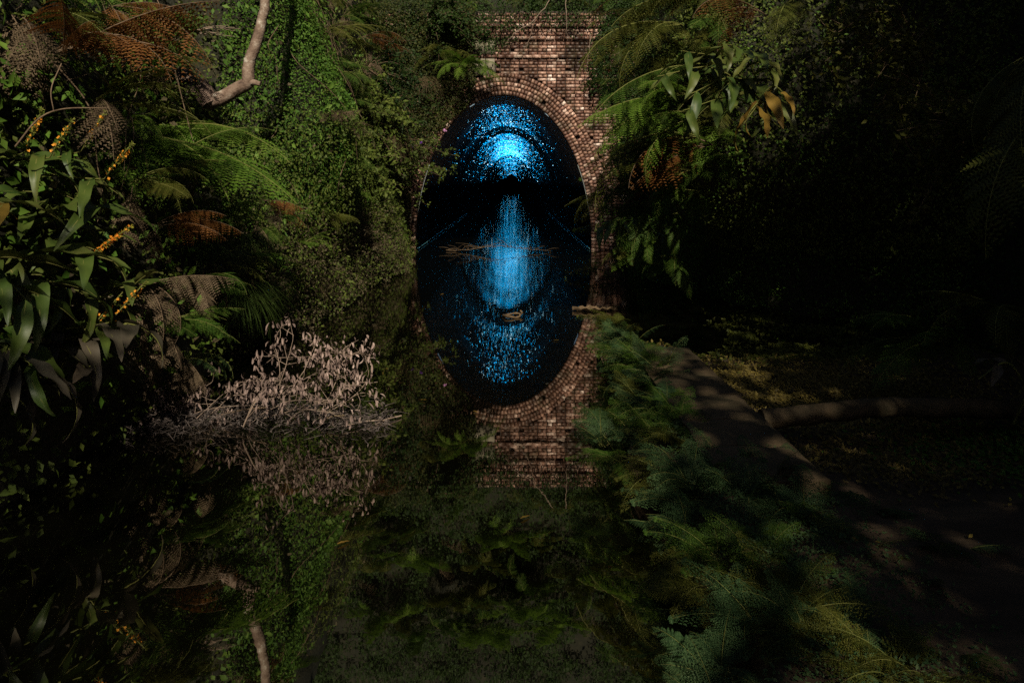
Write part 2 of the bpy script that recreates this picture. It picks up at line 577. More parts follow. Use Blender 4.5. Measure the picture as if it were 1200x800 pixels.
def left_fn(Y, Z):
    P0 = np.stack([Y * 0, Y, Z], -1)
    x = -2.62 - .30 * np.clip(Z, 0, 20) + .22 * nz(P0, .55, 1) + .12 * nz(P0, 2.2, 2)
    x += .95 * np.exp(-((Y - 11.3 + .12 * Z) / 1.35) ** 2) * sstep(Z, .6, 2.6)
    x += .35 * np.exp(-((Y - 14.5) / 1.2) ** 2)
    x -= .3 * np.exp(-((Y - 8.0) / .9) ** 2) * sstep(Z, 2.0, .6)
    x -= .95 * np.exp(-((Y - 9.0) / 1.0) ** 2) * sstep(Z, 1.5, 2.2)
    x += .8 * sstep(Y, 15.5, 20) * sstep(Z, .8, 4.0)
    return np.stack([x, Y, Z], -1)


LW = Sheet(left_fn, np.linspace(-6, 21, 130), np.linspace(-.5, 13, 70))
LW.mesh("cutting_slope", M['hill_soil'], kind='structure')


def right_fn(Y, Z):
    P0 = np.stack([Y * 0 + 9, Y, Z], -1)
    base = 2.95 + 1.9 * sstep(Y, 11.2, 8.6)
    x = base + .28 * np.clip(Z, 0, 20) + .3 * nz(P0, .6, 3) + .1 * nz(P0, 2.2, 4)
    x -= .45 * np.exp(-((Y - 14.2) / 1.3) ** 2) * sstep(Z, 3.4, 1.5)
    x -= 2.0 * np.exp(-((Y - 10.3) / 1.25) ** 2) * sstep(Z, .9, 2.3)
    x -= .9 * sstep(Y, 14, 20) * sstep(Z, 3.0, 5.0)
    return np.stack([x, Y, Z], -1)


RW = Sheet(right_fn, np.linspace(-6, 21, 130), np.linspace(-.5, 13, 70)).flip()
o_ = RW.mesh("cutting_slope", M['hill_soil'], kind='structure')


def head_fn(Xc, T):
    P0 = np.stack([Xc, Xc * 0 + 20, T], -1)
    y = 20.95 + .45 * (T - 6) + .9 * nz(P0, .45, 5) + .3 * nz(P0, 1.5, 8)
    return np.stack([Xc, np.maximum(y, 20.65), T], -1)


HW = Sheet(head_fn, np.linspace(-8, 8, 70), np.linspace(5.7, 15, 40))
o_ = HW.mesh("hillside", M['hill_soil'], kind='structure')
# the land either side and above, out to the horizon
b = MB()
for x0, x1, y0, y1, z_ in ((-400, -6.3, -300, 530, 12.9), (6.3, 400, -300, 530, 12.9), (-6.3, 6.3, 24.5, 530, 14.8)):
    b.add([(x0, y0, z_), (x1, y0, z_), (x1, y1, z_), (x0, y1, z_)], [(0, 1, 2, 3)])
tag(link("ground", b.mesh("ground", M['soil'])), kind='structure')


# right bank: a low shelf with a path on it
def shelf_edge(y):
    return .95 - .30 * np.exp(-((y - 3.4) / 2.0) ** 2) + .12 * np.sin(y * 2.3) + .07 * np.sin(y * 5.1) + 1.1 * sstep(y, 6.9, 8.3) + .55 * sstep(y, 8.3, 11.5)


def bank_fn(Y, T):
    e = shelf_edge(Y)
    x = e + T * (5.6 - e)
    P0 = np.stack([x, Y, x * 0], -1)
    h = .27 - .15 * sstep(Y, 6.2, 8.6)
    z = -.35 + (h + .35) * sstep(T, -.012, .04) + .035 * nz(P0, 1.6, 6) + .014 * nz(P0, 6, 7)
    z -= .15 * sstep(x, 1.40, 1.50) * sstep(Y, 3.6, 3.9)
    # slight trough where the leaves gather behind the kerb
    z -= .10 * np.exp(-((x - 2.5) / .9) ** 2) * np.exp(-((Y - 5.2) / 1.2) ** 2)
    return np.stack([x, Y, z], -1)


BK = Sheet(bank_fn, np.linspace(-3, 12.2, 200), np.concatenate([np.linspace(-.012, .06, 10), np.linspace(.075, 1, 60)]))
BK.flip()
tag(BK.mesh("path", M['path_soil']), kind='structure')

# ------------------------------------------------------------------ tunnel
TX, TA, TB, TZ, PY = -.21, 2.19, 3.68, .19, 20.0   # centre x, half width, height above springing, springing z, portal plane


def ell(th, da=0.0):
    return TX + (TA + da) * np.cos(th), TZ + (TB + da) * np.sin(th)


portal = thing("tunnel_portal", "old red brick tunnel mouth with ringed arch rising from the black water", "tunnel", (0, PY, 0))


def P_(me_b, name, m, kind=None, label=None, smooth=False):
    o = link(name, me_b.mesh(name, m, smooth), portal, loc=(0, 0, 0))
    o.location = (0, -PY, 0)
    tag(o, label, kind=kind)
    return o


# mortar backing wall with the arch cut out
RING = .56
thw = np.linspace(-.16, PI + .16, 90)
ix, iz = ell(thw, .02)
ox = np.clip(ix + (ix - TX) * 9, -4.4, 4.4); oz = np.empty_like(ox)
for k_, t_ in enumerate(thw):
    dx, dz = math.cos(t_) * TA, math.sin(t_) * TB
    s_ = min((4.4 - TX * np.sign(dx)) / max(1e-6, abs(dx)), ((6.0 - TZ) / dz if dz > 0 else (.8 + TZ) / max(1e-6, -dz)))
    ox[k_] = TX + dx * s_; oz[k_] = TZ + dz * s_
b = MB()
v = np.concatenate([np.stack([ix, ix * 0 + PY + .045, iz], 1), np.stack([ox, ox * 0 + PY + .045, oz], 1)])
k_ = np.arange(89)
b.add(v, np.stack([k_, k_ + 90, k_ + 91, k_ + 1], 1))
P_(b, "mortar_backing", M['mortar'])
# face bricks
row, cs, hs = .0815, [], []
z = -.25
r_ = 0
while z < 5.93:
    head = (r_ % 2 == 0)
    w_ = .108 if head else .222
    x = -4.2 + (.055 if head else 0) + R.uniform(-.01, .01)
    while x < 4.2:
        xc, zc = x + w_ / 2, z + .036
        q = ((xc - TX) / (TA + RING)) ** 2 + (max(0, zc - TZ) / (TB + RING)) ** 2
        lost = R.random() < .012
        stone = (-.97 < xc < -.40 and 4.32 < zc < 5.32)
        if q > 1.0 and not lost and not stone:
            cs.append((xc, PY + R.uniform(-.004, .012), zc)); hs.append((w_ / 2 - R.uniform(.003, .007), .05, .0355 - R.uniform(0, .003)))
        x += w_ + .009
    z += row
    r_ += 1
b = MB()
cs, hs = np.array(cs), np.array(hs)
boxes(b, cs, hs, np.repeat(np.eye(3)[None], len(cs), 0), N, .0022)
P_(b, "wall_brick", M['brick'], kind='stuff')
# arch: five rings of headers
b = MB()
cs, hs, ax = [], [], []
for rg in range(5):
    da = .012 + rg * .111
    th = -.12
    while th < PI + .12:
        x0, z0 = ell(th, da + .05)
        tx, tz = -(TA + da) * math.sin(th), (TB + da) * math.cos(th)
        L_ = math.hypot(tx, tz)
        th += (.086 + R.uniform(-.004, .004)) / L_
        tx, tz = tx / L_, tz / L_
        if R.random() < .012: continue
        nx, nz_v = tz, -tx
        j = R.gauss(0, .03)
        cs.append((x0, PY - .022 + R.uniform(-.008, .010), z0))
        hs.append((.0385 - R.uniform(0, .003), .07, .0505 - R.uniform(0, .004)))
        ax.append(((tx + nx * j, 0, tz + nz_v * j), (0, 1, 0), (nx - tx * j, 0, nz_v - tz * j)))
boxes(b, np.array(cs), np.array(hs), np.array(ax), N, .0025)
P_(b, "arch_ring_brick", M['ring_brick'], kind='stuff')
# string courses and parapet
for zc, pr in ((5.30, .035), (4.84, .03), (5.62, .03)):
    b = MB()
    cs, hs = [], []
    x = -4.2
    while x < 4.2:
        w_ = R.uniform(.2, .235)
        cs.append((x + w_ / 2, PY - .03, zc)); hs.append((w_ / 2 - .005, .03 + pr, .038)); x += w_ + .006
    cs = np.array(cs); boxes(b, cs, np.array(hs), np.repeat(np.eye(3)[None], len(cs), 0), N, .003)
    P_(b, "string_course", M['brick'])
b = MB()
for x0, x1, z0, z1 in ((-.96, -.70, 4.90, 5.25), (-.69, -.43, 4.90, 5.25), (-.96, -.66, 4.36, 4.79), (-.65, -.43, 4.36, 4.79)):
    boxes(b, np.array([((x0 + x1) / 2, PY - .02, (z0 + z1) / 2)]), np.array([((x1 - x0) / 2 - .006, .07, (z1 - z0) / 2 - .006)]), np.eye(3)[None], N, .006)
P_(b, "stone_panel", M['stone'], label="pale mossy stone panel left above the arch")

# vault lining, with a darker rib ring a little way in
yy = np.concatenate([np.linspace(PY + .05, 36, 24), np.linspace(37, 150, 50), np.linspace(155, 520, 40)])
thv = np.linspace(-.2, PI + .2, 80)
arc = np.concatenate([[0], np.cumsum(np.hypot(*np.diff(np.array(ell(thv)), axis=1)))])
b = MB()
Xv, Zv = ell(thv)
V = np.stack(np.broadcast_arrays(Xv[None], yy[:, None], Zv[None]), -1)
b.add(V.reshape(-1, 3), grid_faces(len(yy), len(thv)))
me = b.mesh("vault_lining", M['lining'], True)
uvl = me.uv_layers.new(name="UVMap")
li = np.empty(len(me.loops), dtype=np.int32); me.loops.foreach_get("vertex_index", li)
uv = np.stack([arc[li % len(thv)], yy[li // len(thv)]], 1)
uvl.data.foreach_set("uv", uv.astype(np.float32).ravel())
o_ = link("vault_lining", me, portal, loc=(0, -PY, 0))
for yc, dp in ((34.0, .035),):
    b = MB()
    sec = [(yc, 0), (yc, -dp), (yc + .35, -dp), (yc + .35, 0)]
    thr = np.linspace(.42, PI - .42, 70)
    v = np.stack([np.stack([ell(thr, d_)[0], thr * 0 + y_, ell(thr, d_)[1]], 1) for y_, d_ in sec], 0)
    b.add(v.reshape(-1, 3), grid_faces(4, len(thr)))
    P_(b, "vault_rib", M['driftwood'])
b = MB()
b.add([(-4, 519.5, -1), (4, 519.5, -1), (4, 519.5, 6), (-4, 519.5, 6)], [(0, 1, 2, 3)])
P_(b, "end_wall", M['mortar'])

# emissive blue specks strewn on the vault above the springing
b = MB()
n_ = 6800
g = N
u_ = g.uniform(0, 1, n_)
y_ = 22 + np.where(g.random(n_) < .22, 12 * u_, np.where(g.random(n_) < .2, 34 / (1.02 - .86 * u_), np.clip(5 + 37 * g.beta(1.5, 1.5, n_), 0, 230)))
keep = ~((y_ > 30.5) & (y_ < 35.2) & (g.random(n_) < .9))
zmin = np.arcsin((CAM_H + .02 - TZ) / TB)
sg_ = np.interp(y_, [21, 24, 30, 36, 50, 80, 150], [.12, .24, .30, .34, .30, .32, .5]) * np.where(g.random(n_) < .22, 2.1, 1)
th = PI / 2 + g.normal(0, 1, n_) * sg_
keep &= (th > zmin) & (th < PI - zmin)
y_, th = y_[keep], th[keep]
x_, z_ = ell(th, -.03)
nrm = unit(np.stack([(TX - x_), x_ * 0 - .35, (TZ - z_) * .6], 1))
p = np.stack([x_, y_, z_], 1)
sz = np.clip(y_ * .00048, .008, .12) * np.clip(g.lognormal(-.35, .5, len(y_)), .25, 2.2)
t1 = unit(np.cross(nrm, [0, 0, 1.0])); t2 = np.cross(nrm, t1)
v = np.stack([p - t1 * sz[:, None], p - t2 * sz[:, None], p + t1 * sz[:, None], p + t2 * sz[:, None]], 1)
k_ = np.arange(len(p))[:, None] * 4
b.add(v.reshape(-1, 3), k_ + [0, 1, 2, 3])
go = link("glow_specks", b.mesh("glow_specks", M['glow']))
tag(go, "blue glowing specks scattered over the dark tunnel vault", "glow specks", kind='stuff')

# added blue spots, hidden from view, that give the vault its glow
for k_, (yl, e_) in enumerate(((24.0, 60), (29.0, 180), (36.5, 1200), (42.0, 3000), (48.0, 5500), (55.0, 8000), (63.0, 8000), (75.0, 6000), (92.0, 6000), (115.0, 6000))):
    ld = bpy.data.lights.new("vault_fill", 'SPOT')
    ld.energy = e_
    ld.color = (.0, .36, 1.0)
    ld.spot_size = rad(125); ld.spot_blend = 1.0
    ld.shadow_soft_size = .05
    lo = bpy.data.objects.new("vault_fill", ld)
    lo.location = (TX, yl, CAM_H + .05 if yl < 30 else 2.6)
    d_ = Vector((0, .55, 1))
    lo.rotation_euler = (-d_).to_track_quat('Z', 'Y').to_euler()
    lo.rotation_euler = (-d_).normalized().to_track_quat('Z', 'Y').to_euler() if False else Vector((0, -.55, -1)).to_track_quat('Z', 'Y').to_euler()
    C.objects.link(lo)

# two thin cables along the tunnel walls near the water
for s_ in (-1, 1):
    b = MB()
    tube(b, [(TX + s_ * 2.16, 20.02, .03), (TX + s_ * 2.16, 28, .04), (TX + s_ * 2.16, 42, .04)], .011, 5)
    m_ = solid_mat("cable_skin_" + ("a" if s_ < 0 else "b"), [(.10, .3, .36), (.14, .4, .46), (.2, .5, .55)], bump=0, rough=.3)
    tag(link("cable", b.mesh("cable", m_)), "thin pale cable running into the tunnel along its %s wall" % ("left" if s_ < 0 else "right"), "cable", "cables along the tunnel walls")

# ------------------------------------------------------------------ foliage on the slopes (nobody could count it)
def scatter(sheet, name, label, n, size, m, ur, vr, off=(.0, .14), mask=None, aspect=.55, jit=.8, seed=1, droop=.35, clump=.0, cat=None):
    rg = np.random.default_rng(seed)
    p, nn = sheet.sample(n, rg, ur, vr)
    if mask is not None:
        k = mask(p, rg); p, nn = p[k], nn[k]
    if clump:
        k = nz(p, 1.5, 20 + seed % 5, 4) + rg.uniform(-.35, .35, len(p)) > -clump
        p, nn = p[k], nn[k]
    bulge = (nz(p, 2.6, 31, 3) * .5 + .5).clip(0, 1)
    p = p + nn * (off[0] + (off[1] * (.3 + 1.2 * bulge) * rg.uniform(.2, 1, len(p)))[:, None])
    k = p[:, 2] > .01
    b = MB()
    leaves(b, p[k], nn[k], size, rg, aspect, jit, droop)
    o = link(name, b.mesh(name, m))
    tag(o, label, cat, kind='stuff')
    return o


uy = lambda a, c: ((a + 6) / 27, (c + 6) / 27)
vz = lambda a, c: ((a + .5) / 13.5, (c + .5) / 13.5)
away = lambda p: ~((np.abs(p[:, 1] - 8.9) < .8) & (p[:, 2] > 2.15) & (p[:, 2] < 3.3) & (p[:, 0] > -3.6))
scatter(LW, "undergrowth", "dark mixed undergrowth covering the left side of the cutting", 60000, .05, M['shrub'], uy(1.5, 21), vz(.0, 9), off=(0, .22), seed=1, cat="undergrowth", mask=lambda p, rg: away(p))
scatter(LW, "undergrowth", "larger leaved climbers hanging in clumps over the left side of the cutting", 26000, .085, M['ivy'], uy(3, 21), vz(.3, 9), off=(.05, .3), seed=12, cat="undergrowth", clump=-.12, droop=.9, aspect=.5, mask=lambda p, rg: away(p))
scatter(LW, "undergrowth", "dead brown leaves caught among the climbers on the left", 9000, .07, M['creeper_brown'], uy(3, 21), vz(.3, 9), off=(.05, .3), seed=13, cat="undergrowth", clump=-.1, droop=.9, mask=lambda p, rg: away(p))
scatter(LW, "ivy", "dense small leaved green ivy clothing the swelling left bank", 75000, .036, M['ivy'], uy(8.7, 13.6), vz(.9, 5.4), off=(.05, .26), seed=2, cat="ivy",
        mask=lambda p, rg: (p[:, 0] > -3.65 + .1 * nz(p, 2, 9)) & (p[:, 2] > 1.0 + .9 * rg.random(len(p))) & away(p))
scatter(LW, "ground_cover", "brownish dry creeper leaves low on the left bank by the water", 52000, .036, M['creeper_brown'], uy(7.6, 16.5), vz(.0, 2.2), off=(.12, .35), seed=3, cat="ground cover",
        mask=lambda p, rg: p[:, 2] < 1.5 - 1.0 * rg.random(len(p)))
scatter(LW, "ground_cover", "olive green creeper leaves mixed into the brown ones on the left bank", 34000, .04, M['shrub'], uy(7.6, 17.5), vz(.0, 2.6), off=(.12, .38), seed=14, cat="ground cover")
scatter(RW, "ivy", "mid green ivy covering the overhang behind the glossy leaves", 30000, .045, M['shrub'], uy(8.7, 12.2), vz(.8, 5.5), off=(.05, .3), seed=15, cat="ivy", droop=.8)
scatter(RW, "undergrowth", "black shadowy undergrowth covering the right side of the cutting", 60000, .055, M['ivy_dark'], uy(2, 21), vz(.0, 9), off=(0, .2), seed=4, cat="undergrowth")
scatter(RW, "ivy", "fine leaved dark green ivy hanging on the right bank to the water", 34000, .035, M['ivy'], uy(12.2, 16.6), vz(.0, 3.4), off=(.05, .25), seed=5, cat="ivy")
scatter(RW, "ground_cover", "tiny leaved creeper on the deeply shaded right bank", 36000, .04, M['ivy'], uy(8.6, 12.2), vz(.0, 5.0), off=(.03, .12), seed=6, clump=-.1, cat="ground cover")
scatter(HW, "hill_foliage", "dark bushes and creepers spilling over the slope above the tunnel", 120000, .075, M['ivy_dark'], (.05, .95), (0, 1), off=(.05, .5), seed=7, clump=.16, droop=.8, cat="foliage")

# foliage masses covering the wall either side of the arch
for nm, lb, n_, x0, x1, sd, mm in (("wall_foliage", "dark leafy growth covering the brick wall left of the arch", 42000, -4.4, -.9, 41, 'undergrowth'),
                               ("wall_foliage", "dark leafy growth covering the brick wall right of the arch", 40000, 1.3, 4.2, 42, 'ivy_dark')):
    rg = np.random.default_rng(sd)
    x_ = rg.uniform(x0, x1, n_); z_ = rg.uniform(.1, 6.2, n_)
    q = ((x_ - TX) / (TA + .3)) ** 2 + (np.maximum(0, z_ - TZ) / (TB + .45)) ** 2
    P3 = np.stack([x_, x_ * 0, z_], -1)
    edge = nz(P3, 1.3, 43, 4)
    if x0 < 0:
        k = (q > .84 + .10 * edge) & (x_ < -.85 + .35 * edge + .3 * sstep(z_, 5.3, 6)) & ((x_ < -2.50 + .10 * edge) | (z_ > 2.1 + .4 * edge))
    else:
        k = (x_ > 2.80 + .75 * edge - .55 * sstep(z_, 2.6, 4.5) + .12 * rg.normal(size=n_))
    x_, z_ = x_[k], z_[k]
    p = np.stack([x_, 19.9 - .45 * rg.random(len(x_)) * (1 + nz(np.stack([x_, x_ * 0, z_], -1), 2, 44)), z_], 1)
    b = MB(); leaves(b, p, np.tile([0, -1.0, .2], (len(p), 1)), .06, rg, .55, .9, .4)
    tag(link(nm, b.mesh(nm, M[mm])), lb, "foliage", kind='stuff')

# ivy tumbling over the parapet
rg = np.random.default_rng(8)
n_ = 30000
x_ = rg.uniform(-4.4, 4.0, n_)
lim = 5.62 - .28 * sstep(x_, 1.1, .2) + .16 * np.sin(x_ * 4.3) + .18 * np.sin(x_ * 1.7 + 1) - .9 * sstep(x_, -1.0, -2.4) * 1.3 + .12 * rg.normal(size=n_) + .30 * sstep(x_, .8, .1) * 0 - .2 * sstep(x_, .9, -.4)
z_ = rg.uniform(3.0, 6.6, n_)
k = z_ > lim
x_, z_ = x_[k], z_[k]
p = np.stack([x_, 19.88 - .35 * rg.random(len(x_)) * (z_ > 5.4), z_], 1)
b = MB(); leaves(b, p, np.tile([0, -1.0, .4], (len(p), 1)), .05, rg, .6, .8, .5)
tag(link("parapet_ivy", b.mesh("parapet_ivy", M['ivy_dark'])), "dark green ivy spilling over the parapet above the brick arch", "ivy", kind='stuff')

# ------------------------------------------------------------------ ferns
def frond_mesh(name, m, L=1.0, W=.42, npin=26, droop=1.3, fine=True, seed=0, ragged=.0, curl=.2, stipe=.14):
    """A bipinnate frond along +Y, bending down; real-size leaflets"""
    rg = np.random.default_rng(seed)
    t = np.linspace(0, 1, 24)
    ang = -droop * t ** 1.4
    dy, dz = np.cos(ang), np.sin(ang)
    y = np.concatenate([[0], np.cumsum((dy[1:] + dy[:-1]) / 2)]) / 23 * L
    z = np.concatenate([[0], np.cumsum((dz[1:] + dz[:-1]) / 2)]) / 23 * L
    side = rg.normal(0, .05) * L * t ** 2
    pts = np.stack([side, y, z], 1)
    b = MB()
    tube(b, pts, np.linspace(.0055, .0012, 24) * (L ** .5) * 1.1, 4, 1, cap=False)
    ts = np.linspace(stipe, .985, npin)
    for sgn in (-1, 1):
        tt = ts + rg.uniform(-.006, .006, npin)
        P0 = np.stack([np.interp(tt, t, pts[:, k]) for k in range(3)], 1)
        A = np.interp(tt, t, ang)
        fw = np.stack([A * 0, np.cos(A), np.sin(A)], 1); up = np.stack([A * 0, -np.sin(A), np.cos(A)], 1)
        prof = np.sin(np.clip((tt - stipe) / (1 - stipe), 0, 1) ** .62 * PI * .96 + .12) ** .85
        ln = W * L * .5 * np.clip(prof, .05, 1) * rg.uniform(.86, 1.08, npin)
        if ragged:
            ln *= np.where(rg.random(npin) < ragged, rg.uniform(.15, .6, npin), 1)
        fa = .38 + .5 * tt + rg.normal(0, .06, npin)
        lift = rg.normal(.10, .10, npin) - curl
        d = unit(np.stack([np.full(npin, sgn) * np.cos(fa), A * 0, A * 0], 1) + fw * np.sin(fa)[:, None] + up * lift[:, None])
        nn = unit(np.cross(d, fw) * -sgn * -1)
        for i in range(npin):
            m_ = max(4, int(ln[i] / (.017 if fine else .03)))
            if ln[i] < .012: continue
            s = np.linspace(.04, 1, m_)
            bend = (s ** 2)[:, None] * up[i] * (-curl * ln[i] * 1.1)
            c = P0[i] + d[i] * (s * ln[i])[:, None] + bend
            q = unit(fw[i] - d[i] * (fw[i] @ d[i]))
            hw = ln[i] * .15 * np.sin(np.clip(s * .9 + .13, 0, 1) * PI) ** .7 + .004
            hw = np.minimum(hw, .035)
            dn = up[i] * rg.uniform(-.35, .1)
            for s2 in (-1, 1):
                tip = c + q * s2 * hw[:, None] + d[i] * (hw * .55)[:, None] + dn * hw[:, None]
                w_ = ln[i] / m_ * .42
                v = np.stack([c - d[i] * w_, c + d[i] * w_, tip], 1)
                b.add(v.reshape(-1, 3), np.arange(m_ * 3).reshape(-1, 3), 0)
    return b.mesh(name, [m, M['stem_brown'] if 'dead' in m.name or 'rust' in m.name else M['stem_green']])


FR = {}
for mn in ('fern_bright', 'fern_green', 'fern_olive', 'fern_teal', 'fern_rust', 'fern_dead'):
    FR[mn] = []
    dead = mn in ('fern_rust', 'fern_dead')
    for k_, (dr, W_, np_) in enumerate(((.9, .46, 30), (1.4, .42, 28), (1.9, .38, 26), (.6, .52, 32))):
        FR[mn].append(frond_mesh("frond", M[mn], 1.0, W_, np_, dr, True, 40 + k_, .35 if dead else .04, .55 if dead else .22))


def bracken_mesh(name, m, L=1.0, W=.62, npin=13, droop=1.0, seed=0, curl=.2):
    """a lacy, three times divided frond: each side branch is a small frond itself"""
    rg = np.random.default_rng(seed)
    t = np.linspace(0, 1, 20)
    ang = -droop * t ** 1.3
    y = np.concatenate([[0], np.cumsum(np.cos(ang[1:]))]) / 19 * L
    z = np.concatenate([[0], np.cumsum(np.sin(ang[1:]))]) / 19 * L
    pts = np.stack([rg.normal(0, .07) * t ** 2, y, z], 1)
    b = MB()
    tube(b, pts, np.linspace(.006, .0012, 20), 4, 1, cap=False)
    for sgn in (-1, 1):
        for tt in np.linspace(.2, .985, npin) + rg.uniform(-.012, .012, npin):
            P0 = np.array([np.interp(tt, t, pts[:, k]) for k in range(3)])
            A = float(np.interp(tt, t, ang))
            fw = np.array([0, math.cos(A), math.sin(A)]); up = np.array([0, -math.sin(A), math.cos(A)])
            ln = W * .5 * L * (1 - (tt - .2) / .8) ** .75 * rg.uniform(.8, 1.1) + .02
            fa = .45 + .4 * tt + rg.normal(0, .08)
            d = np.array([sgn * math.cos(fa), 0, 0]) + fw * math.sin(fa) + up * (rg.normal(.05, .15) - curl); d /= np.linalg.norm(d)
            q = fw - d * (fw @ d); q /= np.linalg.norm(q)
            nrm = np.cross(d, q)
            ns = max(4, int(ln / .030))
            for s2 in (-1, 1):
                s_ = np.linspace(.08, .99, ns)
                c = P0 + d * (s_ * ln)[:, None] - up * (s_ ** 2 * ln * .35 * curl * 3)[:, None]
                l2 = ln * .34 * (1 - s_) ** .6 + .016
                for i in range(ns):
                    if rg.random() < .05: continue
                    d2 = q * s2 + d * .75 + nrm * rg.normal(0, .25); d2 /= np.linalg.norm(d2)
                    k = max(2, int(l2[i] / .019))
                    r_ = np.linspace(.15, 1, k)
                    c2 = c[i] + d2 * (r_ * l2[i])[:, None]
                    e = np.cross(nrm, d2); w_ = (.0135 * (1.1 - r_ * .6))[:, None]
                    for s3 in (-1, 1):
                        tip = c2 + e * s3 * w_ + d2 * w_ * .8
                        v = np.stack([c2 - d2 * .0075, c2 + d2 * .0075, tip], 1)
                        b.add(v.reshape(-1, 3), np.arange(k * 3).reshape(-1, 3), 0)
    return b.mesh(name, [m, M['stem_green']])


BRK = {}
for mn in ('fern_green', 'fern_olive', 'fern_teal', 'fern_bright', 'fern_dead', 'fern_rust'):
    BRK[mn] = [bracken_mesh("frond", M[mn], droop=dr, seed=80 + k_) for k_, dr in enumerate((.8, 1.5))]


def frond_mtx(base, azim, pitch, roll, sc):
    """azim: 0 = +Y, positive turns to +X"""
    m = Matrix.Translation(Vector(base)) @ Matrix.Rotation(-azim, 4, 'Z') @ Matrix.Rotation(pitch, 4, 'X') @ Matrix.Rotation(roll, 4, 'Y')
    return m @ Matrix.Diagonal((sc, sc, sc, 1))


def fern(base, n, size, kind, az0, azs, pitch, label, group=None, dead=0, name="fern_plant", seed=None, dead_kind='fern_dead', lacy=0):
    rr = random.Random(seed if seed is not None else R.random())
    t = thing(name, label, "fern", tuple(float(c) for c in base), group)
    for i in range(n):
        a = az0 + azs * ((i + .5) / n * 2 - 1) + rr.uniform(-.15, .15)
        kd = dead_kind if i >= n - dead else kind
        me = rr.choice(FR[kd])
        pt = pitch + rr.uniform(-.35, .3) - (.6 if i >= n - dead else 0)
        sc = size * rr.uniform(.7, 1.15)
        if lacy and rr.random() < lacy:
            me = rr.choice(BRK[kd])
        o = link("frond", me, t, mtx=frond_mtx((rr.uniform(-.03, .03), rr.uniform(-.03, .03), rr.uniform(-.02, .02)), a, pt, rr.uniform(-.35, .35), sc))
    return t


def frond_thing(tip, base, kind, label, size=None, bend=0, name="fern_plant", group=None, extra=2):
    """a fern whose main frond runs from base to tip"""
    bs, tp = Vector(base), Vector(tip)
    d = tp - bs
    L = size or d.length * 1.12
    t = thing(name, label, "fern", bs, group)
    az_ = math.atan2(d.x, d.y)
    pt = math.asin(max(-1, min(1, d.z / d.length)))
    link("frond", FR[kind][bend], t, mtx=frond_mtx((0, 0, 0), az_, pt + (.45, .7, .95, .3)[bend] * .75, R.uniform(-.2, .2), L))
    for i in range(extra):
        link("frond", FR[kind][(bend + 1) % 4], t, mtx=frond_mtx((0, 0, 0), az_ + R.uniform(-.9, .9), pt + R.uniform(.1, .7), R.uniform(-.3, .3), L * R.uniform(.6, .85)))
    return t


def lwp(y, z, off=.05):
    P = left_fn(np.array(y), np.array(z)); return (float(P[0]) + off, y, z)


def rwp(y, z, off=.05):
    P = right_fn(np.array(y), np.array(z)); return (float(P[0]) - off, y, z)


ORD = "first second third fourth fifth sixth seventh eighth ninth tenth eleventh twelfth thirteenth fourteenth fifteenth sixteenth seventeenth eighteenth nineteenth twentieth".split()
CN = {'fern_green': "mid green", 'fern_olive': "olive", 'fern_bright': "bright green", 'fern_rust': "rust brown", 'fern_dead': "grey brown dead", 'fern_teal': "blue green"}
_cnt = {}
def nth(key, text):
    """the running ordinal of a fern in its row, counted away from the camera or the arch"""
    _cnt[key] = _cnt.get(key, 0) + 1
    return text % ORD[_cnt[key] - 1]


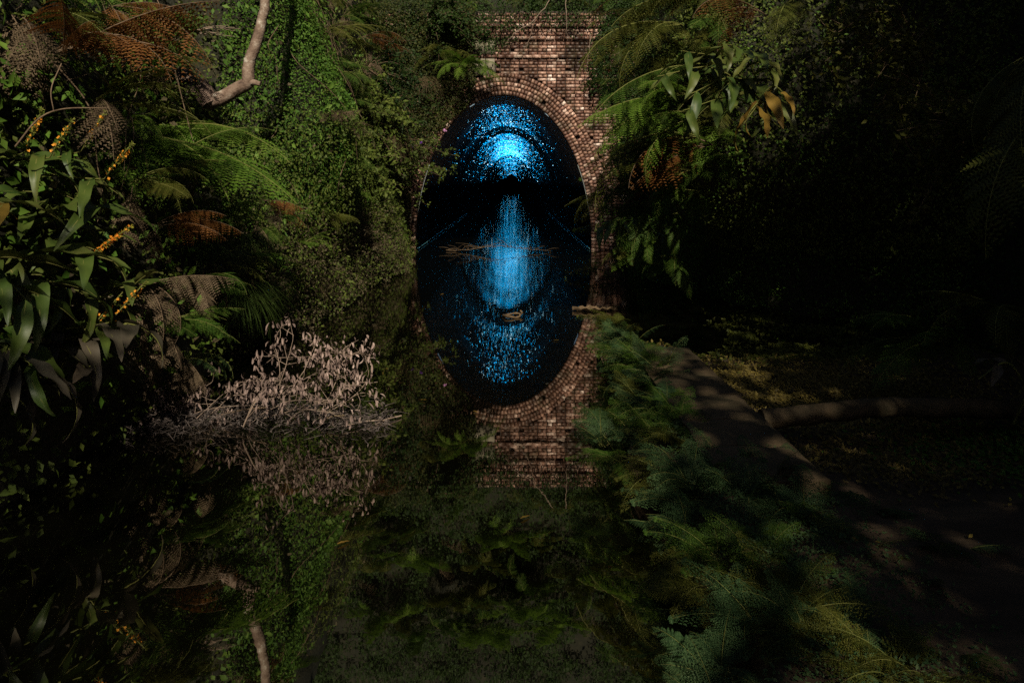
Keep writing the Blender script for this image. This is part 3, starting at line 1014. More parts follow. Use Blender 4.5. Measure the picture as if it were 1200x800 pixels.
# left side ferns: facing +X and towards the camera
right_az = PI / 2
G_L = "ferns growing on the left side of the cutting"
frond_thing(at(334, 226, 6.3), at(165, 160, 6.9), 'fern_bright', "brightest green fern frond, spread flat below the lichened branch", bend=3, extra=3)
frond_thing(at(322, 182, 6.9), at(190, 150, 7.4), 'fern_bright', "pale green fern just above the brightest frond", bend=0, extra=3)
for X, Y, d, n, s, kd, dd, pt, lb in (
    (70, 60, 5.0, 7, .9, 'fern_rust', 0, .3, "rust brown dead fern in the top left corner"),
    (130, 10, 5.6, 5, .8, 'fern_rust', 0, .1, "drooping orange brown fern left of the upright branch"),
    (20, 20, 5.0, 6, .9, 'fern_olive', 2, .3, "olive fern at the very top left of the bank"),
    (120, 120, 5.2, 7, .8, 'fern_olive', 2, .4, "yellow olive fern above the ginger flowers"),
    (175, 60, 7.5, 5, .6, 'fern_green', 1, .1, "dark green fern left of the lichened branch"),
    (215, 175, 6.8, 6, .7, 'fern_green', 1, .4, "green fern behind the bright frond"),
    (185, 265, 6.0, 5, .6, 'fern_rust', 1, .2, "small russet fern above the grey dead fronds"),
    (330, 235, 8.2, 5, .55, 'fern_rust', 1, .1, "reddish brown frond hanging beside the ivy"),
    (355, 285, 9.3, 5, .40, 'fern_bright', 0, .4, "small pale green fern below the ivy"),
    (190, 380, 5.6, 7, .6, 'fern_green', 2, .2, "green fern drooping above the dead brush"),
    (165, 330, 5.4, 6, .65, 'fern_dead', 3, .1, "grey brown dead fern hanging on the left bank"),
    (255, 255, 6.8, 6, .55, 'fern_green', 0, .4, "green fern directly under the brightest frond"),
    (300, 305, 7.5, 6, .50, 'fern_bright', 1, .4, "light green fern between the grass tuft and the ivy"),
    (232, 335, 6.3, 6, .50, 'fern_green', 1, .4, "green fern beside the hanging grass"),
    (205, 205, 6.2, 6, .60, 'fern_green', 0, .4, "mid green fern left of the brightest frond"),
    (155, 215, 5.6, 6, .60, 'fern_olive', 1, .4, "olive fern just right of the flower spikes"),
    (215, 420, 5.8, 5, .45, 'fern_teal', 2, .1, "small bluish fern at the foot of the left bank"),
    (375, 40, 13.5, 7, 1.1, 'fern_olive', 1, .3, "olive fern high between the ivy and the tunnel"),
    (430, 20, 16, 7, 1.2, 'fern_green', 1, .3, "dark fern hanging high left of the tunnel"),
    (460, 45, 17, 6, 1.1, 'fern_rust', 1, .2, "brown tipped fern high beside the brick parapet"),
    (395, 85, 13.5, 6, .9, 'fern_green', 1, .2, "green fern right of the top of the ivy"),
    (300, 265, 8.0, 6, .55, 'fern_green', 2, .2, "limp green fern in the hollow below the bright frond"),
    (250, 300, 7.2, 6, .6, 'fern_olive', 2, .2, "olive fern over the dark hollow"),
):
    P = at(X, Y, d)
    xw = float(left_fn(np.array(P[1]), np.array(P[2]))[0])
    P[0] = min(P[0], xw + .6)
    fern(P, n, s, kd, right_az + .25, .95, pt, lb, G_L, dead=dd, dead_kind='fern_dead')
k_ = 0
for y in np.arange(5.5, 19.5, 1.25):
    for z in (3.2, 4.4, 5.6):
        kd = R.choice(['fern_green', 'fern_olive', 'fern_olive', 'fern_rust'])
        yy_, zz_ = y + R.uniform(-.5, .5), z + R.uniform(-.5, .5)
        if zz_ > 1.9 + .27 * yy_ + .3 or (8.8 < yy_ < 13 and zz_ < 4.2): continue
        fern(lwp(yy_, zz_), 6, R.uniform(.6, 1.0), kd, right_az + .3, 1.0, R.uniform(0, .5),
             nth(('hi', z), CN[kd] + " fern, %s from the camera in the " + {3.2: "lowest", 4.4: "middle", 5.6: "top"}[z] + " row high on the left bank"), "half hidden ferns high on the left bank", dead=1)

for y in np.arange(6.3, 17.5, .8):
    for z in (.7, 1.5, 2.4):
        yy_, zz_ = y + R.uniform(-.4, .4), z + R.uniform(-.4, .4)
        if R.random() < (.55 if 9 < yy_ < 13 else .2): continue
        if abs(yy_ - 8.6) < 1.1 and zz_ > 1.7: continue
        kd = R.choice(['fern_green', 'fern_green', 'fern_olive', 'fern_bright', 'fern_dead'])
        fern(lwp(yy_, zz_, .12), R.randint(4, 7), R.uniform(.35, .7), kd, right_az + .5, 1.1, R.uniform(-.1, .5),
             nth(('mid', z), "small " + CN[kd] + " fern, %s from camera, " + {.7: "just above the water", 1.5: "at knee height", 2.4: "at head height"}[z] + ", left bank"), "small ferns scattered through the left bank creepers", dead=R.choice([0, 1]), lacy=.4)

# fern tuft that hangs over the crown of the arch
fern(at(548, 78, 19.2), 14, .95, 'fern_bright', PI, 1.5, .3, "dark fern tuft hanging over the top left of the arch", seed=3)
fern(at(570, 90, 19.7), 6, .6, 'fern_green', PI - .6, 1.0, .0, "smaller fern beside the stone panel over the arch", seed=5)
fern(at(520, 60, 19.6), 7, 1.0, 'fern_olive', PI, 1.3, .2, "shaded fern on the wall left of the stone panel", seed=6)

# right side ferns reaching out over the water towards the arch
G_R = "ferns reaching out from the right bank"
left_az = -PI / 2
for bx, by, tx, ty, d, kd, bd, lb in (
    (800, 30, 672, 85, 8.6, 'fern_olive', 1, "yellow green fern reaching over the brickwork above the arch"),
    (820, 75, 690, 140, 8.3, 'fern_green', 0, "green fern in front of the arch shoulder"),
    (810, 110, 690, 142, 8.0, 'fern_bright', 3, "bright green fern frond pointing at the arch shoulder"),
    (830, 140, 700, 175, 8.2, 'fern_bright', 1, "bright feathery fern below the glossy leaves"),
    (840, 0, 715, 30, 8.8, 'fern_olive', 0, "olive fern at the top edge over the bricks"),
    (820, 160, 690, 245, 8.8, 'fern_olive', 2, "drooping olive fern right of the arch"),
    (835, 170, 730, 215, 8.4, 'fern_rust', 2, "rusty brown fern drooping right of the arch"),
    (810, 200, 692, 262, 9.4, 'fern_green', 1, "green fern over the springing of the arch"),
    (930, 0, 905, 60, 7.4, 'fern_olive', 1, "drooping dark olive frond right of the glossy leaves"),
    (900, 20, 800, 20, 8.4, 'fern_rust', 1, "brown dead frond near the top above the glossy leaves"),
    (1230, 130, 1150, 290, 5.4, 'fern_olive', 1, "large dim fern hanging at the right edge"),
    (1215, 60, 1180, 200, 5.6, 'fern_olive', 0, "dim fern in the top right corner"),
):
    B, T = at(bx, by, d + .5), at(tx, ty, d)
    frond_thing(T, B, kd, lb, bend=bd, group=G_R, extra=3)
k_ = 0
for X, Y, row_ in [(X + R.uniform(-14, 14), Y + R.uniform(-12, 12), (Y + 10) // 34) for Y in range(-10, 300, 34) for X in range(735, 860, 30)]:
    if Y > 230 and X > 800: continue
    P = None
    for yy_ in np.arange(8.4, 11, .08):
        zz_ = CAM_H - (Y - 213) * yy_ / 933.3
        if float(right_fn(np.array(yy_), np.array(zz_))[0]) < (X - 600) * yy_ / 933.3 + .1:
            P = at(X, Y, yy_ - .1); break
    if P is None: P = at(X, Y, 9.9)
    up_ = Y < 90
    kd = R.choice(['fern_olive', 'fern_green', 'fern_olive'] if up_ else ['fern_green', 'fern_bright', 'fern_olive', 'fern_green'])
    fern(P, R.randint(4, 7), R.uniform(.45, .8), kd, left_az - .75, 1.0, R.uniform(-.1, .35), nth(("rt", row_), CN[kd] + " fern right of the arch, %s from the arch in the " + ORD[row_] + " row down"), "tangled ferns behind the glossy leaves",
         dead=1 if R.random() < .3 else 0, dead_kind='fern_rust', lacy=.35)
# fern at the right behind the path
fern(at(1105, 400, 5.6), 9, .75, 'fern_green', left_az - .3, 1.3, .5, "solitary dim green fern arching over the leaf litter", seed=12)
fern(at(1190, 370, 5.2), 7, .7, 'fern_olive', left_az - .2, 1.2, .4, "dim fern at the right edge beside the solitary one", seed=13)

# thick fern bank along the path
G_B = "ferns in the thick bank between water and path"

seen_lb = {}
cnames = {'fern_teal': "blue green", 'fern_green': "mid green", 'fern_olive': "olive"}
for y in np.arange(1.9, 8.2, .25):
    e = float(shelf_edge(np.array(y)))
    for j in range(4 if y < 4.2 else 3 if y < 6.8 else 2):
        off = R.uniform(-.04, .12) + j * R.uniform(.17, .24) * (1.35 if y < 3.9 else 1)
        if y > 5.6: off *= .6
        x = e + off
        if y > 3.9: x = min(x, 1.08 + R.uniform(-.08, .06))
        kd = R.choice(['fern_teal', 'fern_teal', 'fern_teal', 'fern_green', 'fern_olive'])
        seg = "nearest the camera" if y < 2.9 else "before the bare path" if y < 3.9 else "beside the bare path" if y < 4.9 else "beside the log" if y < 6 else "beside the yellow litter" if y < 7 else "at the far tip of the shelf"
        ky = "%s fern %s %s" % (cnames[kd], seg, ["along the water", "second from the water", "third from the water", "along the path"][j])
        seen_lb[ky] = seen_lb.get(ky, 0) + 1
        lb = ky if seen_lb[ky] == 1 else ORD[seen_lb[ky] - 1] + " " + ky
        fern((x, y + R.uniform(-.1, .1), .2), R.randint(10, 14), R.uniform(.26, .42) * (.8 if y < 3.4 else 1), kd, R.uniform(-2.4, -1.2), 2.2, R.uniform(.35, 1.0), lb, G_B, dead=R.choice([0, 0, 1]), lacy=.6)

for i in range(46):
    X_ = R.uniform(-4.4, 4.4); z_ = 6.2 + 5.2 * (i / 46) + R.uniform(-.3, .3)
    P = head_fn(np.array(X_), np.array(z_))
    fern((float(P[0]), float(P[1]) - .15, z_), 7, R.uniform(.9, 1.7), R.choice(['fern_green', 'fern_olive', 'fern_olive', 'fern_bright']), PI, 1.4, R.uniform(0, .5),
         "one of the ferns on the slope above the tunnel, seen mirrored in the water", "ferns on the slope above the tunnel", dead=R.choice([0, 1]))

n_in = {}
for i in range(14):
    y = 2.1 + 1.75 * i / 14; x = R.uniform(.95, 1.32)
    kd = R.choice(['fern_teal', 'fern_teal', 'fern_green', 'fern_olive'])
    fern((x, y, .22), R.randint(9, 13), R.uniform(.22, .34), kd, R.uniform(-2.6, 2.6), 3.0, R.uniform(.3, .9),
         nth('inner', "low " + CN[kd] + " fern spreading onto the bare path, %s from the camera") if i < 20 else nth('inner2', "low " + CN[kd] + " fern spreading over the start of the wall top, %s from camera"),
         G_B, dead=R.choice([0, 1]), lacy=1)

# ------------------------------------------------------------------ broad leaved ginger plants
def big_leaf(name, m, L=.36, W=.085, droop=1.2, wavy=.012, seed=0):
    rg = np.random.default_rng(seed)
    nu = 14
    t = np.linspace(0, 1, nu)
    ang = -droop * t ** 1.3
    y = np.concatenate([[0], np.cumsum(np.cos(ang[1:]))]) / (nu - 1) * L
    z = np.concatenate([[0], np.cumsum(np.sin(ang[1:]))]) / (nu - 1) * L
    prof = np.clip(np.sin(t ** .8 * PI), 0, 1) ** .8 * (1 - .25 * t) * W * .5 + .0015
    cols = np.array([-1, -.55, 0, .55, 1])
    ph = rg.uniform(0, 6)
    rows = []
    for i in range(nu):
        up = np.array([0, -math.sin(ang[i]), math.cos(ang[i])])
        for c in cols:
            h = abs(c) * prof[i] * .28 + wavy * abs(c) * math.sin(t[i] * 15 + ph + c * 1.3) * min(1, prof[i] / (W * .3))
            rows.append(np.array([c * prof[i] + .006 * math.sin(t[i] * 4 + ph), y[i], z[i]]) + up * h)
    b = MB()
    b.add(rows, grid_faces(nu, 5))
    tube(b, np.stack([t * 0 + .0, y, z - .002], 1)[:-1], np.linspace(.004, .0012, nu - 1), 4, 1, cap=False)
    return b.mesh(name, [m, M['stem_green']], True)


BL = {}
for mn in ('ginger', 'ginger_grey', 'ginger_yellow'):
    BL[mn] = [big_leaf("leaf", M[mn], .36, W_, dr, .010, 60 + i) for i, (W_, dr) in enumerate(((.070, .8), (.080, 1.4), (.062, 1.9), (.088, .5)))]


def flower_spike(seed, orange=.5, L=.33):
    rg = np.random.default_rng(seed)
    b = MB()
    tube(b, bez([(0, 0, 0), (0, .01, L * .5), (.01, .02, L)], 6), .004, 5, 2)
    n = 60
    z = rg.uniform(.08, 1, n) ** .9 * L
    a = rg.uniform(0, 6.283, n)
    out_ = np.stack([np.cos(a), np.sin(a), np.full(n, .55)], 1)
    p0 = np.stack([0 * z, z / L * .015, z], 1)
    ln = rg.uniform(.022, .036, n) * (1.15 - .5 * z / L)
    t = unit(out_)
    s = unit(np.cross(t, [0, 0, 1.0]))
    v = np.stack([p0 - s * .0035, p0 + t * ln[:, None] * .5 + s * .0045, p0 + t * ln[:, None], p0 + t * ln[:, None] * .5 - s * .0045], 1)
    kk = np.arange(n)[:, None] * 4
    b.add(v.reshape(-1, 3), kk + [0, 1, 2, 3], 0)
    m_ = int(70 * orange)
    if m_:
        z = np.clip(rg.normal(.5, .2, m_), .1, .9) * L
        a = rg.uniform(0, 6.283, m_)
        p = np.stack([np.cos(a) * .012, np.sin(a) * .012 + z / L * .015, z], 1)
        leaves(b, p, np.stack([np.cos(a), np.sin(a), a * 0 + .3], 1), .016, rg, .9, .5, -.3, 1)
    return b.mesh("flower_spike", [M['petal'] if orange > .8 else M['petal_green'], M['petal_orange'], M['stem_green']])


SP = [flower_spike(1, 1.0), flower_spike(2, .35), flower_spike(3, .15), flower_spike(4, .5)]


def cane(t, root, pts, nleaf, leaf_kind, size, rr, t0=.25, spike=None, down=.2):
    """an arching stem with leaves in two ranks; root is the plant's place"""
    root = np.array(root)
    c = bez(pts, 8) - root
    b = MB()
    tube(b, c, np.linspace(.010, .004, len(c)), 6)
    link("stem", b.mesh("stem", M['stem_green'], True), t, loc=(0, 0, 0))
    d = unit(np.gradient(c, axis=0))
    for i in range(nleaf):
        s = t0 + (1 - t0) * (i + .5) / nleaf
        k = min(len(c) - 1, int(s * (len(c) - 1)))
        p, dd = c[k], d[k]
        side = np.cross(dd, [0, 0, 1.0]); side /= np.linalg.norm(side) + 1e-6
        v = dd * .75 + side * (1 if i % 2 else -1) * rr.uniform(.5, 1.0) + np.array([rr.uniform(-.2, .2), rr.uniform(-.25, .1), -down + rr.uniform(-.25, .25)])
        a = math.atan2(v[0], v[1]); pt = math.atan2(v[2], math.hypot(v[0], v[1]))
        kd = leaf_kind if isinstance(leaf_kind, str) else rr.choice(leaf_kind)
        link("leaf", rr.choice(BL[kd]), t, mtx=frond_mtx(p, a, pt + .3, rr.uniform(-.6, .6), size * rr.uniform(.75, 1.2)))
    if spike is not None:
        q = Vector(d[-1]) + Vector((0, 0, .8))
        mx = Matrix.Translation(Vector(c[-1])) @ q.to_track_quat('Z', 'Y').to_matrix().to_4x4()
        link("flower_spike", SP[spike], t, mtx=mx)


def ginger(label, root, canes, leaf_kind, size, seed, nleaf=7, group=None, down=.2):
    rr = random.Random(seed)
    t = thing("ginger_plant", label, "plant", tuple(root), group)
    for tip, sp in canes:
        tip = np.array(tip); rt = np.array(root) + np.array([rr.uniform(-.05, .05), rr.uniform(-.12, .12), 0])
        mid = rt * .5 + tip * .5 + np.array([0, 0, .16 + rr.uniform(0, .12)])
        cane(t, root, [rt, mid, tip], nleaf, leaf_kind, size, rr, spike=sp, down=down)
    return t


G_G = "ginger plants on the left bank"
ginger("green ginger plant bearing the single bright orange and yellow flower spike", at(-60, 350, 4.97), [(at(108, 298, 4.83), 0), (at(120, 240, 4.97), None), (at(70, 250, 4.83), None)], 'ginger', 1.38, 1, 8, G_G)
ginger("upper left ginger plant with three small flower spikes in a row", at(-90, 290, 5.54), [(at(30, 178, 4.75), 3), (at(58, 185, 4.8), 1), (at(95, 178, 4.9), 2), (at(122, 210, 4.9), 3), (at(40, 225, 4.7), None)], 'ginger', 1.31, 2, 6, G_G)
ginger("ginger plant at the left edge with broad drooping green leaves", at(-80, 420, 4.69), [(at(60, 330, 4.54), None), (at(20, 300, 4.54), None), (at(130, 350, 4.97), None)], 'ginger', 1.52, 3, 7, G_G)
ginger("low ginger plant with faded flower spike and greying leaves", at(-70, 520, 4.83), [(at(100, 392, 4.83), 2), (at(128, 378, 4.8), 3), (at(60, 400, 4.54), None), (at(110, 430, 4.69), None)], ['ginger', 'ginger_grey', 'ginger_grey'], 1.38, 4, 6, G_G)
ginger("ginger plant with large grey hanging leaves near the left edge", at(-90, 500, 4.26), [(at(30, 420, 4.12), None), (at(-10, 400, 4.12), None), (at(60, 440, 4.26), None), (at(10, 460, 4.12), None)], ['ginger_grey', 'ginger_grey', 'ginger'], 1.17, 5, 7, G_G, down=.7)
ginger("green ginger shoots with yellowed leaf at the far left", at(-90, 330, 4.26), [(at(10, 240, 4.26), None), (at(40, 360, 4.26), None)], ['ginger', 'ginger', 'ginger_yellow'], 1.24, 6, 6, G_G)
ginger("young ginger shoots with long leaves above the dead brush", at(60, 480, 5.06), [(at(150, 380, 4.94), None), (at(165, 330, 5.17), None)], ['ginger', 'ginger_grey'], 1.24, 7, 6, G_G)

G_GR = "glossy leaved plants on the right bank"
ginger("dark glossy broad leaved plant hanging right above the arch", at(900, 120, 8.4), [(at(800, 60, 7.6), None), (at(770, 90, 7.5), None), (at(840, 50, 7.5), None), (at(810, 110, 7.4), None)], 'ginger', 1.35, 8, 7, G_GR, down=.7)
ginger("second glossy leaved plant below the first with browned leaf tips", at(920, 150, 8.2), [(at(850, 90, 7.4), None), (at(880, 60, 7.4), None), (at(800, 130, 7.3), None)], 'ginger', 1.3, 9, 7, G_GR, down=.8)
ginger("glossy plant with yellow withered leaves hanging down", at(930, 130, 7.8), [(at(880, 130, 7.2), None), (at(868, 150, 7.1), None)], ['ginger_yellow', 'ginger_yellow', 'ginger'], 1.15, 10, 4, G_GR, down=1.1)
ginger("small broad leaved plant overhanging the water right of the arch foot", at(800, 290, 12.4), [(at(715, 260, 11.6), None), (at(735, 285, 11.8), None), (at(700, 265, 11.7), None)], 'ginger', 1.25, 11, 7, None, down=.5)

# ------------------------------------------------------------------ grass tufts hanging on the left bank
def tuft(label, base, n, L, m, spread, lean, group=None, seed=0, name="grass_tuft"):
    rg = np.random.default_rng(seed)
    b = MB()
    nu = 6
    t = np.linspace(0, 1, nu)
    for i in range(n):
        a = rg.uniform(-spread, spread) + lean
        l_ = L * rg.uniform(.5, 1.1)
        el0 = rg.uniform(.2, 1.2)
        ang = el0 - (el0 + rg.uniform(.8, 1.5)) * t ** .8
        r = np.concatenate([[0], np.cumsum(np.cos(ang[1:]))]) / (nu - 1) * l_
        zz = np.concatenate([[0], np.cumsum(np.sin(ang[1:]))]) / (nu - 1) * l_
        c = np.stack([np.sin(a) * r, np.cos(a) * r, zz], 1) + rg.normal(0, .025, 3)
        s = np.array([np.cos(a), -np.sin(a), 0]) * (.0035 * (1 - t * .9))[:, None]
        b.add(np.stack([c - s, c + s], 1).reshape(-1, 3), grid_faces(nu, 2))
    o = link(name, b.mesh(name, m))
    o.location = tuple(float(q) for q in base)
    tag(o, label, "grass", group)
    return o


G_T = "grass tufts hanging on the left bank"
tuft("long green grass tuft hanging into the dark hollow above the water", at(268, 335, 7.4), 260, .75, M['grass'], .9, 2.0, G_T, 1)
tuft("shorter grass tuft at the top of the hanging grass", at(290, 280, 7.8), 160, .5, M['grass'], 1.1, 1.9, G_T, 2)
tuft("pale straw tuft beside the tunnel mouth shrub", at(462, 165, 18), 240, .9, M['straw'], 1.2, 2.2, G_T, 3)
tuft("brown straw tuft under the parapet on the left", at(498, 95, 19.4), 240, .8, M['straw'], 1.2, 2.4, G_T, 4)
tuft("thin grass tuft below the green fern", at(235, 290, 7.0), 160, .5, M['grass'], 1.1, 1.8, G_T, 5)
tuft("dry straw tuft low beside the brown creeper", at(355, 330, 10), 160, .5, M['straw'], 1.2, 1.8, G_T, 6)

# ------------------------------------------------------------------ shrubs and vines
def shrub(name, label, root, reach, n_twig, n_leaf, m, size, seed, cat="shrub", flowers=None, group=None, rad_=.45):
    """woody stems fanning out of the bank with small leaves along them"""
    rg = np.random.default_rng(seed)
    t = thing(name, label, cat, tuple(float(q) for q in root), group)
    bs, bl = MB(), MB()
    reach = np.array(reach) - np.array(root)
    L = np.linalg.norm(reach)
    ends = []
    for i in range(n_twig):
        e = reach * rg.uniform(.45, 1.05) + rg.normal(0, rad_ * .5, 3) * np.array([.7, .7, 1])
        mid = e * .5 + rg.normal(0, .08, 3) + np.array([0, 0, .12 * L])
        c = bez([(0, 0, 0), mid, e], 8)
        tube(bs, c, np.linspace(.009, .002, len(c)), 4, cap=False)
        k = rg.integers(3, len(c), n_leaf)
        for s_ in range(3):
            k2 = rg.integers(6, len(c))
            e2 = c[k2] + unit(rg.normal(size=3)) * rg.uniform(.12, .3)
            c2 = bez([c[k2], (c[k2] + e2) / 2 + rg.normal(0, .02, 3), e2], 4)
            tube(bs, c2, np.linspace(.004, .0012, len(c2)), 3, cap=False)
            leaves(bl, c2[rg.integers(0, len(c2), n_leaf // 3)] + rg.normal(0, .02, (n_leaf // 3, 3)), rg.normal(size=(n_leaf // 3, 3)) + [0, -.6, .5], size, rg, .5, .4, .3)
        leaves(bl, c[k] + rg.normal(0, .03, (n_leaf, 3)), rg.normal(size=(n_leaf, 3)) + [0, -.6, .5], size, rg, .5, .4, .3)
        ends.append(e)
    link("stem", bs.mesh("stem", M['stem_brown']), t)
    link("foliage", bl.mesh("foliage", m), t)
    if flowers:
        for (fx, fm) in flowers:
            bf = MB()
            a = np.linspace(0, 2 * PI, 7, endpoint=False)
            dirs = np.stack([np.cos(a), a * 0 - .6, np.sin(a)], 1)
            leaves(bf, np.zeros((7, 3)) + dirs * .004, dirs, .045, rg, .8, .1, 0)
            leaves(bf, np.zeros((10, 3)), rg.normal(size=(10, 3)) + [0, -2, 0], .03, rg, .8, .3, 0)
            link("flower", bf.mesh("flower", M[fm]), t, loc=tuple(np.array(fx) - np.array(root)))
    return t


G_S = "shrubs on the left beside the tunnel"
shrub("shrub", "leafy shrub with pink and purple flowers leaning out over the tunnel mouth", at(410, 190, 17.5), at(512, 185, 18.3), 30, 60, M['shrub'], .07, 1,
      flowers=[(at(521, 153, 18.0), 'petal_pink'), (at(493, 167, 18.0), 'petal_purple'), (at(484, 171, 18.0), 'petal_purple')], group=G_S, rad_=.8)
shrub("shrub", "green bush right beside the ivy on the left bank", at(385, 140, 14.5), at(450, 130, 15.5), 26, 60, M['shrub'], .075, 2, group=G_S, rad_=.85)
shrub("shrub", "light green bush above the left foot of the arch", at(400, 250, 15.0), at(458, 235, 16.5), 26, 60, M['shrub'], .065, 3, group=G_S, rad_=.75)
shrub("shrub", "bush of long twigs hanging left of the arch top", at(430, 80, 16.5), at(500, 110, 17.5), 24, 55, M['ivy_dark'], .075, 4, group=G_S, rad_=.9)
shrub("shrub", "straggly dry bush low at the water left of the arch", at(380, 290, 12.5), at(440, 290, 13.2), 22, 60, M['creeper_brown'], .055, 5, group=G_S, rad_=.55)
shrub("shrub", "dark leafy twigs trailing above the fern tuft on the wall", at(500, 20, 19.2), at(560, 35, 19.2), 26, 60, M['ivy_dark'], .08, 6, rad_=.9)
shrub("shrub", "pale leaved bramble left of the lichened branch", at(180, 50, 8.6), at(225, 55, 8.6), 16, 45, M['shrub'], .05, 7, rad_=.45)
shrub("shrub", "dim yellowish leaved shrub high on the right bank", at(1080, 60, 7.8), at(980, 60, 7.0), 22, 50, M['fern_olive'], .06, 8, rad_=.7)
shrub("shrub", "dim trailing shrub at mid height on the right bank", at(1150, 170, 7.0), at(1060, 150, 6.6), 18, 45, M['fern_olive'], .055, 9, rad_=.6)

rg = np.random.default_rng(77)
b = MB()
for i in range(70):
    y_ = rg.uniform(5, 19.5); z_ = rg.uniform(2, 6)
    p_ = [np.array(lwp(y_, z_, .22))]
    for k in range(4):
        z_ = max(.3, z_ - rg.uniform(.15, .5)); y_ += rg.normal(0, .18)
        p_.append(np.array(lwp(y_, z_, .30 + rg.uniform(0, .12))))
    c = bez(p_, 4); tube(b, c, np.linspace(.006, .002, len(c)), 4, cap=False)
tag(link("vines", b.mesh("vines", M['stem_brown'])), "thin brown vine stems trailing down over the left bank", "vines", kind='stuff')
shrub("shrub", "yellow green leafy sprays in the gap right of the ivy", at(400, 200, 13.8), at(440, 190, 14.2), 22, 60, M['shrub'], .09, 31, group=G_S, rad_=.7)
shrub("shrub", "long leafy brambles arching left of the pink flowered shrub", at(420, 130, 16.0), at(470, 150, 16.0), 20, 50, M['shrub'], .10, 32, group=G_S, rad_=.9)
0 and shrub("shrub", "bushy sprays beside the lichened branch stump", at(200, 120, 8.2), at(245, 150, 8.0), 16, 40, M['shrub'], .06, 33, rad_=.4)

# hanging roots over the brickwork
for i, (pts, rr_) in enumerate((
    ([at(648, -5, 19.5), at(628, 22, 19.5), at(605, 38, 19.5), at(592, 52, 19.6)], .012),
    ([at(663, -5, 19.5), at(664, 25, 19.5), at(665, 48, 19.6)], .010),
    ([at(628, 20, 19.6), at(618, 52, 19.7), at(600, 72, 19.75)], .006),
    ([at(618, 50, 19.7), at(616, 66, 19.75)], .006),
    ([at(692, 40, 19.6), at(690, 62, 19.6), at(686, 85, 19.7)], .008),
    ([at(631, 30, 19.6), at(640, 50, 19.7)], .005),
)):
    b = MB(); c = bez(pts, 6)
    c[1:-1] += np.random.default_rng(i).normal(0, .012, (len(c) - 2, 3))
    tube(b, c, np.linspace(rr_, rr_ * .4, len(c)), 5)
    tag(link("hanging_root", b.mesh("hanging_root", M['twig_pale'])),
        ["long curving bare root across the ivy above the arch", "straight bare root dangling beside the parapet", "thin root branching down to the stone panel", "shortest root twig over the arch",
         "root dangling furthest right over the bricks", "tiny side root under the curving one"][i], "root", "bare roots hanging over the brickwork")

# ------------------------------------------------------------------ the lichened branch
BD = 8.9
br = thing("bare_branch", "bare lichen spotted branch bent upward from a knotty stump on the left bank", "branch", tuple(at(222, 112, BD)))
ro = np.array(br.location)
def wob(c, a, seed):
    c = np.array(c); c += np.stack([nz(c * 9, 1, seed + q) for q in range(3)], 1) * a; return c
b = MB()
tube(b, wob(bez([at(205, 92, BD + .25), at(222, 97, BD + .1), at(238, 108, BD), at(246, 122, BD - .03)], 7), .02, 51) - ro, [.11, .13, .14] + list(np.linspace(.145, .09, 19)), 10)
tube(b, wob(bez([at(228, 104, BD - .02), at(218, 112, BD - .12), at(222, 124, BD - .16)], 5), .02, 57) - ro, np.linspace(.09, .05, 11), 8)
link("stump", b.mesh("stump", M['stump'], True), br)
b = MB()
c = wob(bez([at(238, 122, BD), at(262, 114, BD), at(280, 103, BD), at(291, 96, BD), at(291, 78, BD), at(299, 55, BD), at(307, 25, BD), at(311, 0, BD), at(312, -60, BD + .1), at(322, -130, BD + .3)], 6), .012, 55)
tube(b, c - ro, np.linspace(.088, .042, len(c)), 10)
link("limb", b.mesh("limb", M['bark_lichen'], True), br)
b = MB()
tube(b, wob(bez([at(289, 97, BD), at(297, 97, BD - .02), at(305, 99, BD - .03)], 4), .004, 56) - ro, [.05, .045, .042, .04, .036, .034, .03, .028, .026], 8)
link("stub", b.mesh("stub", M['bark_lichen'], True), br)
b = MB()
for k_ in range(9):
    e = at(262 + R.uniform(-12, 20), 34 + R.uniform(-10, 10), 8.8)
    c = bez([at(218, 40, 8.7), (at(218, 40, 8.7) + e) / 2 + [0, 0, R.uniform(.0, .05)], e], 6)
    tube(b, c, np.linspace(.006, .002, len(c)), 4)
tag(link("bare_twig", b.mesh("bare_twig", M['twig_pale'])), "fan of fine bare twigs left of the branch near the top", "twig")
# arching bare shoot at upper left
b = MB(); c = bez([at(18, 172, 4.4), at(45, 140, 4.4), at(75, 128, 4.4), at(125, 127, 4.4)], 8)
tube(b, c, np.linspace(.006, .003, len(c)), 6)
tube(b, bez([at(63, 131, 4.4), at(60, 105, 4.4), at(72, 75, 4.5)], 6), .0035, 5)
tag(link("bare_twig", b.mesh("bare_twig", M['stem_brown'], True)), "thin brown shoot arching over the ginger flowers", "twig")

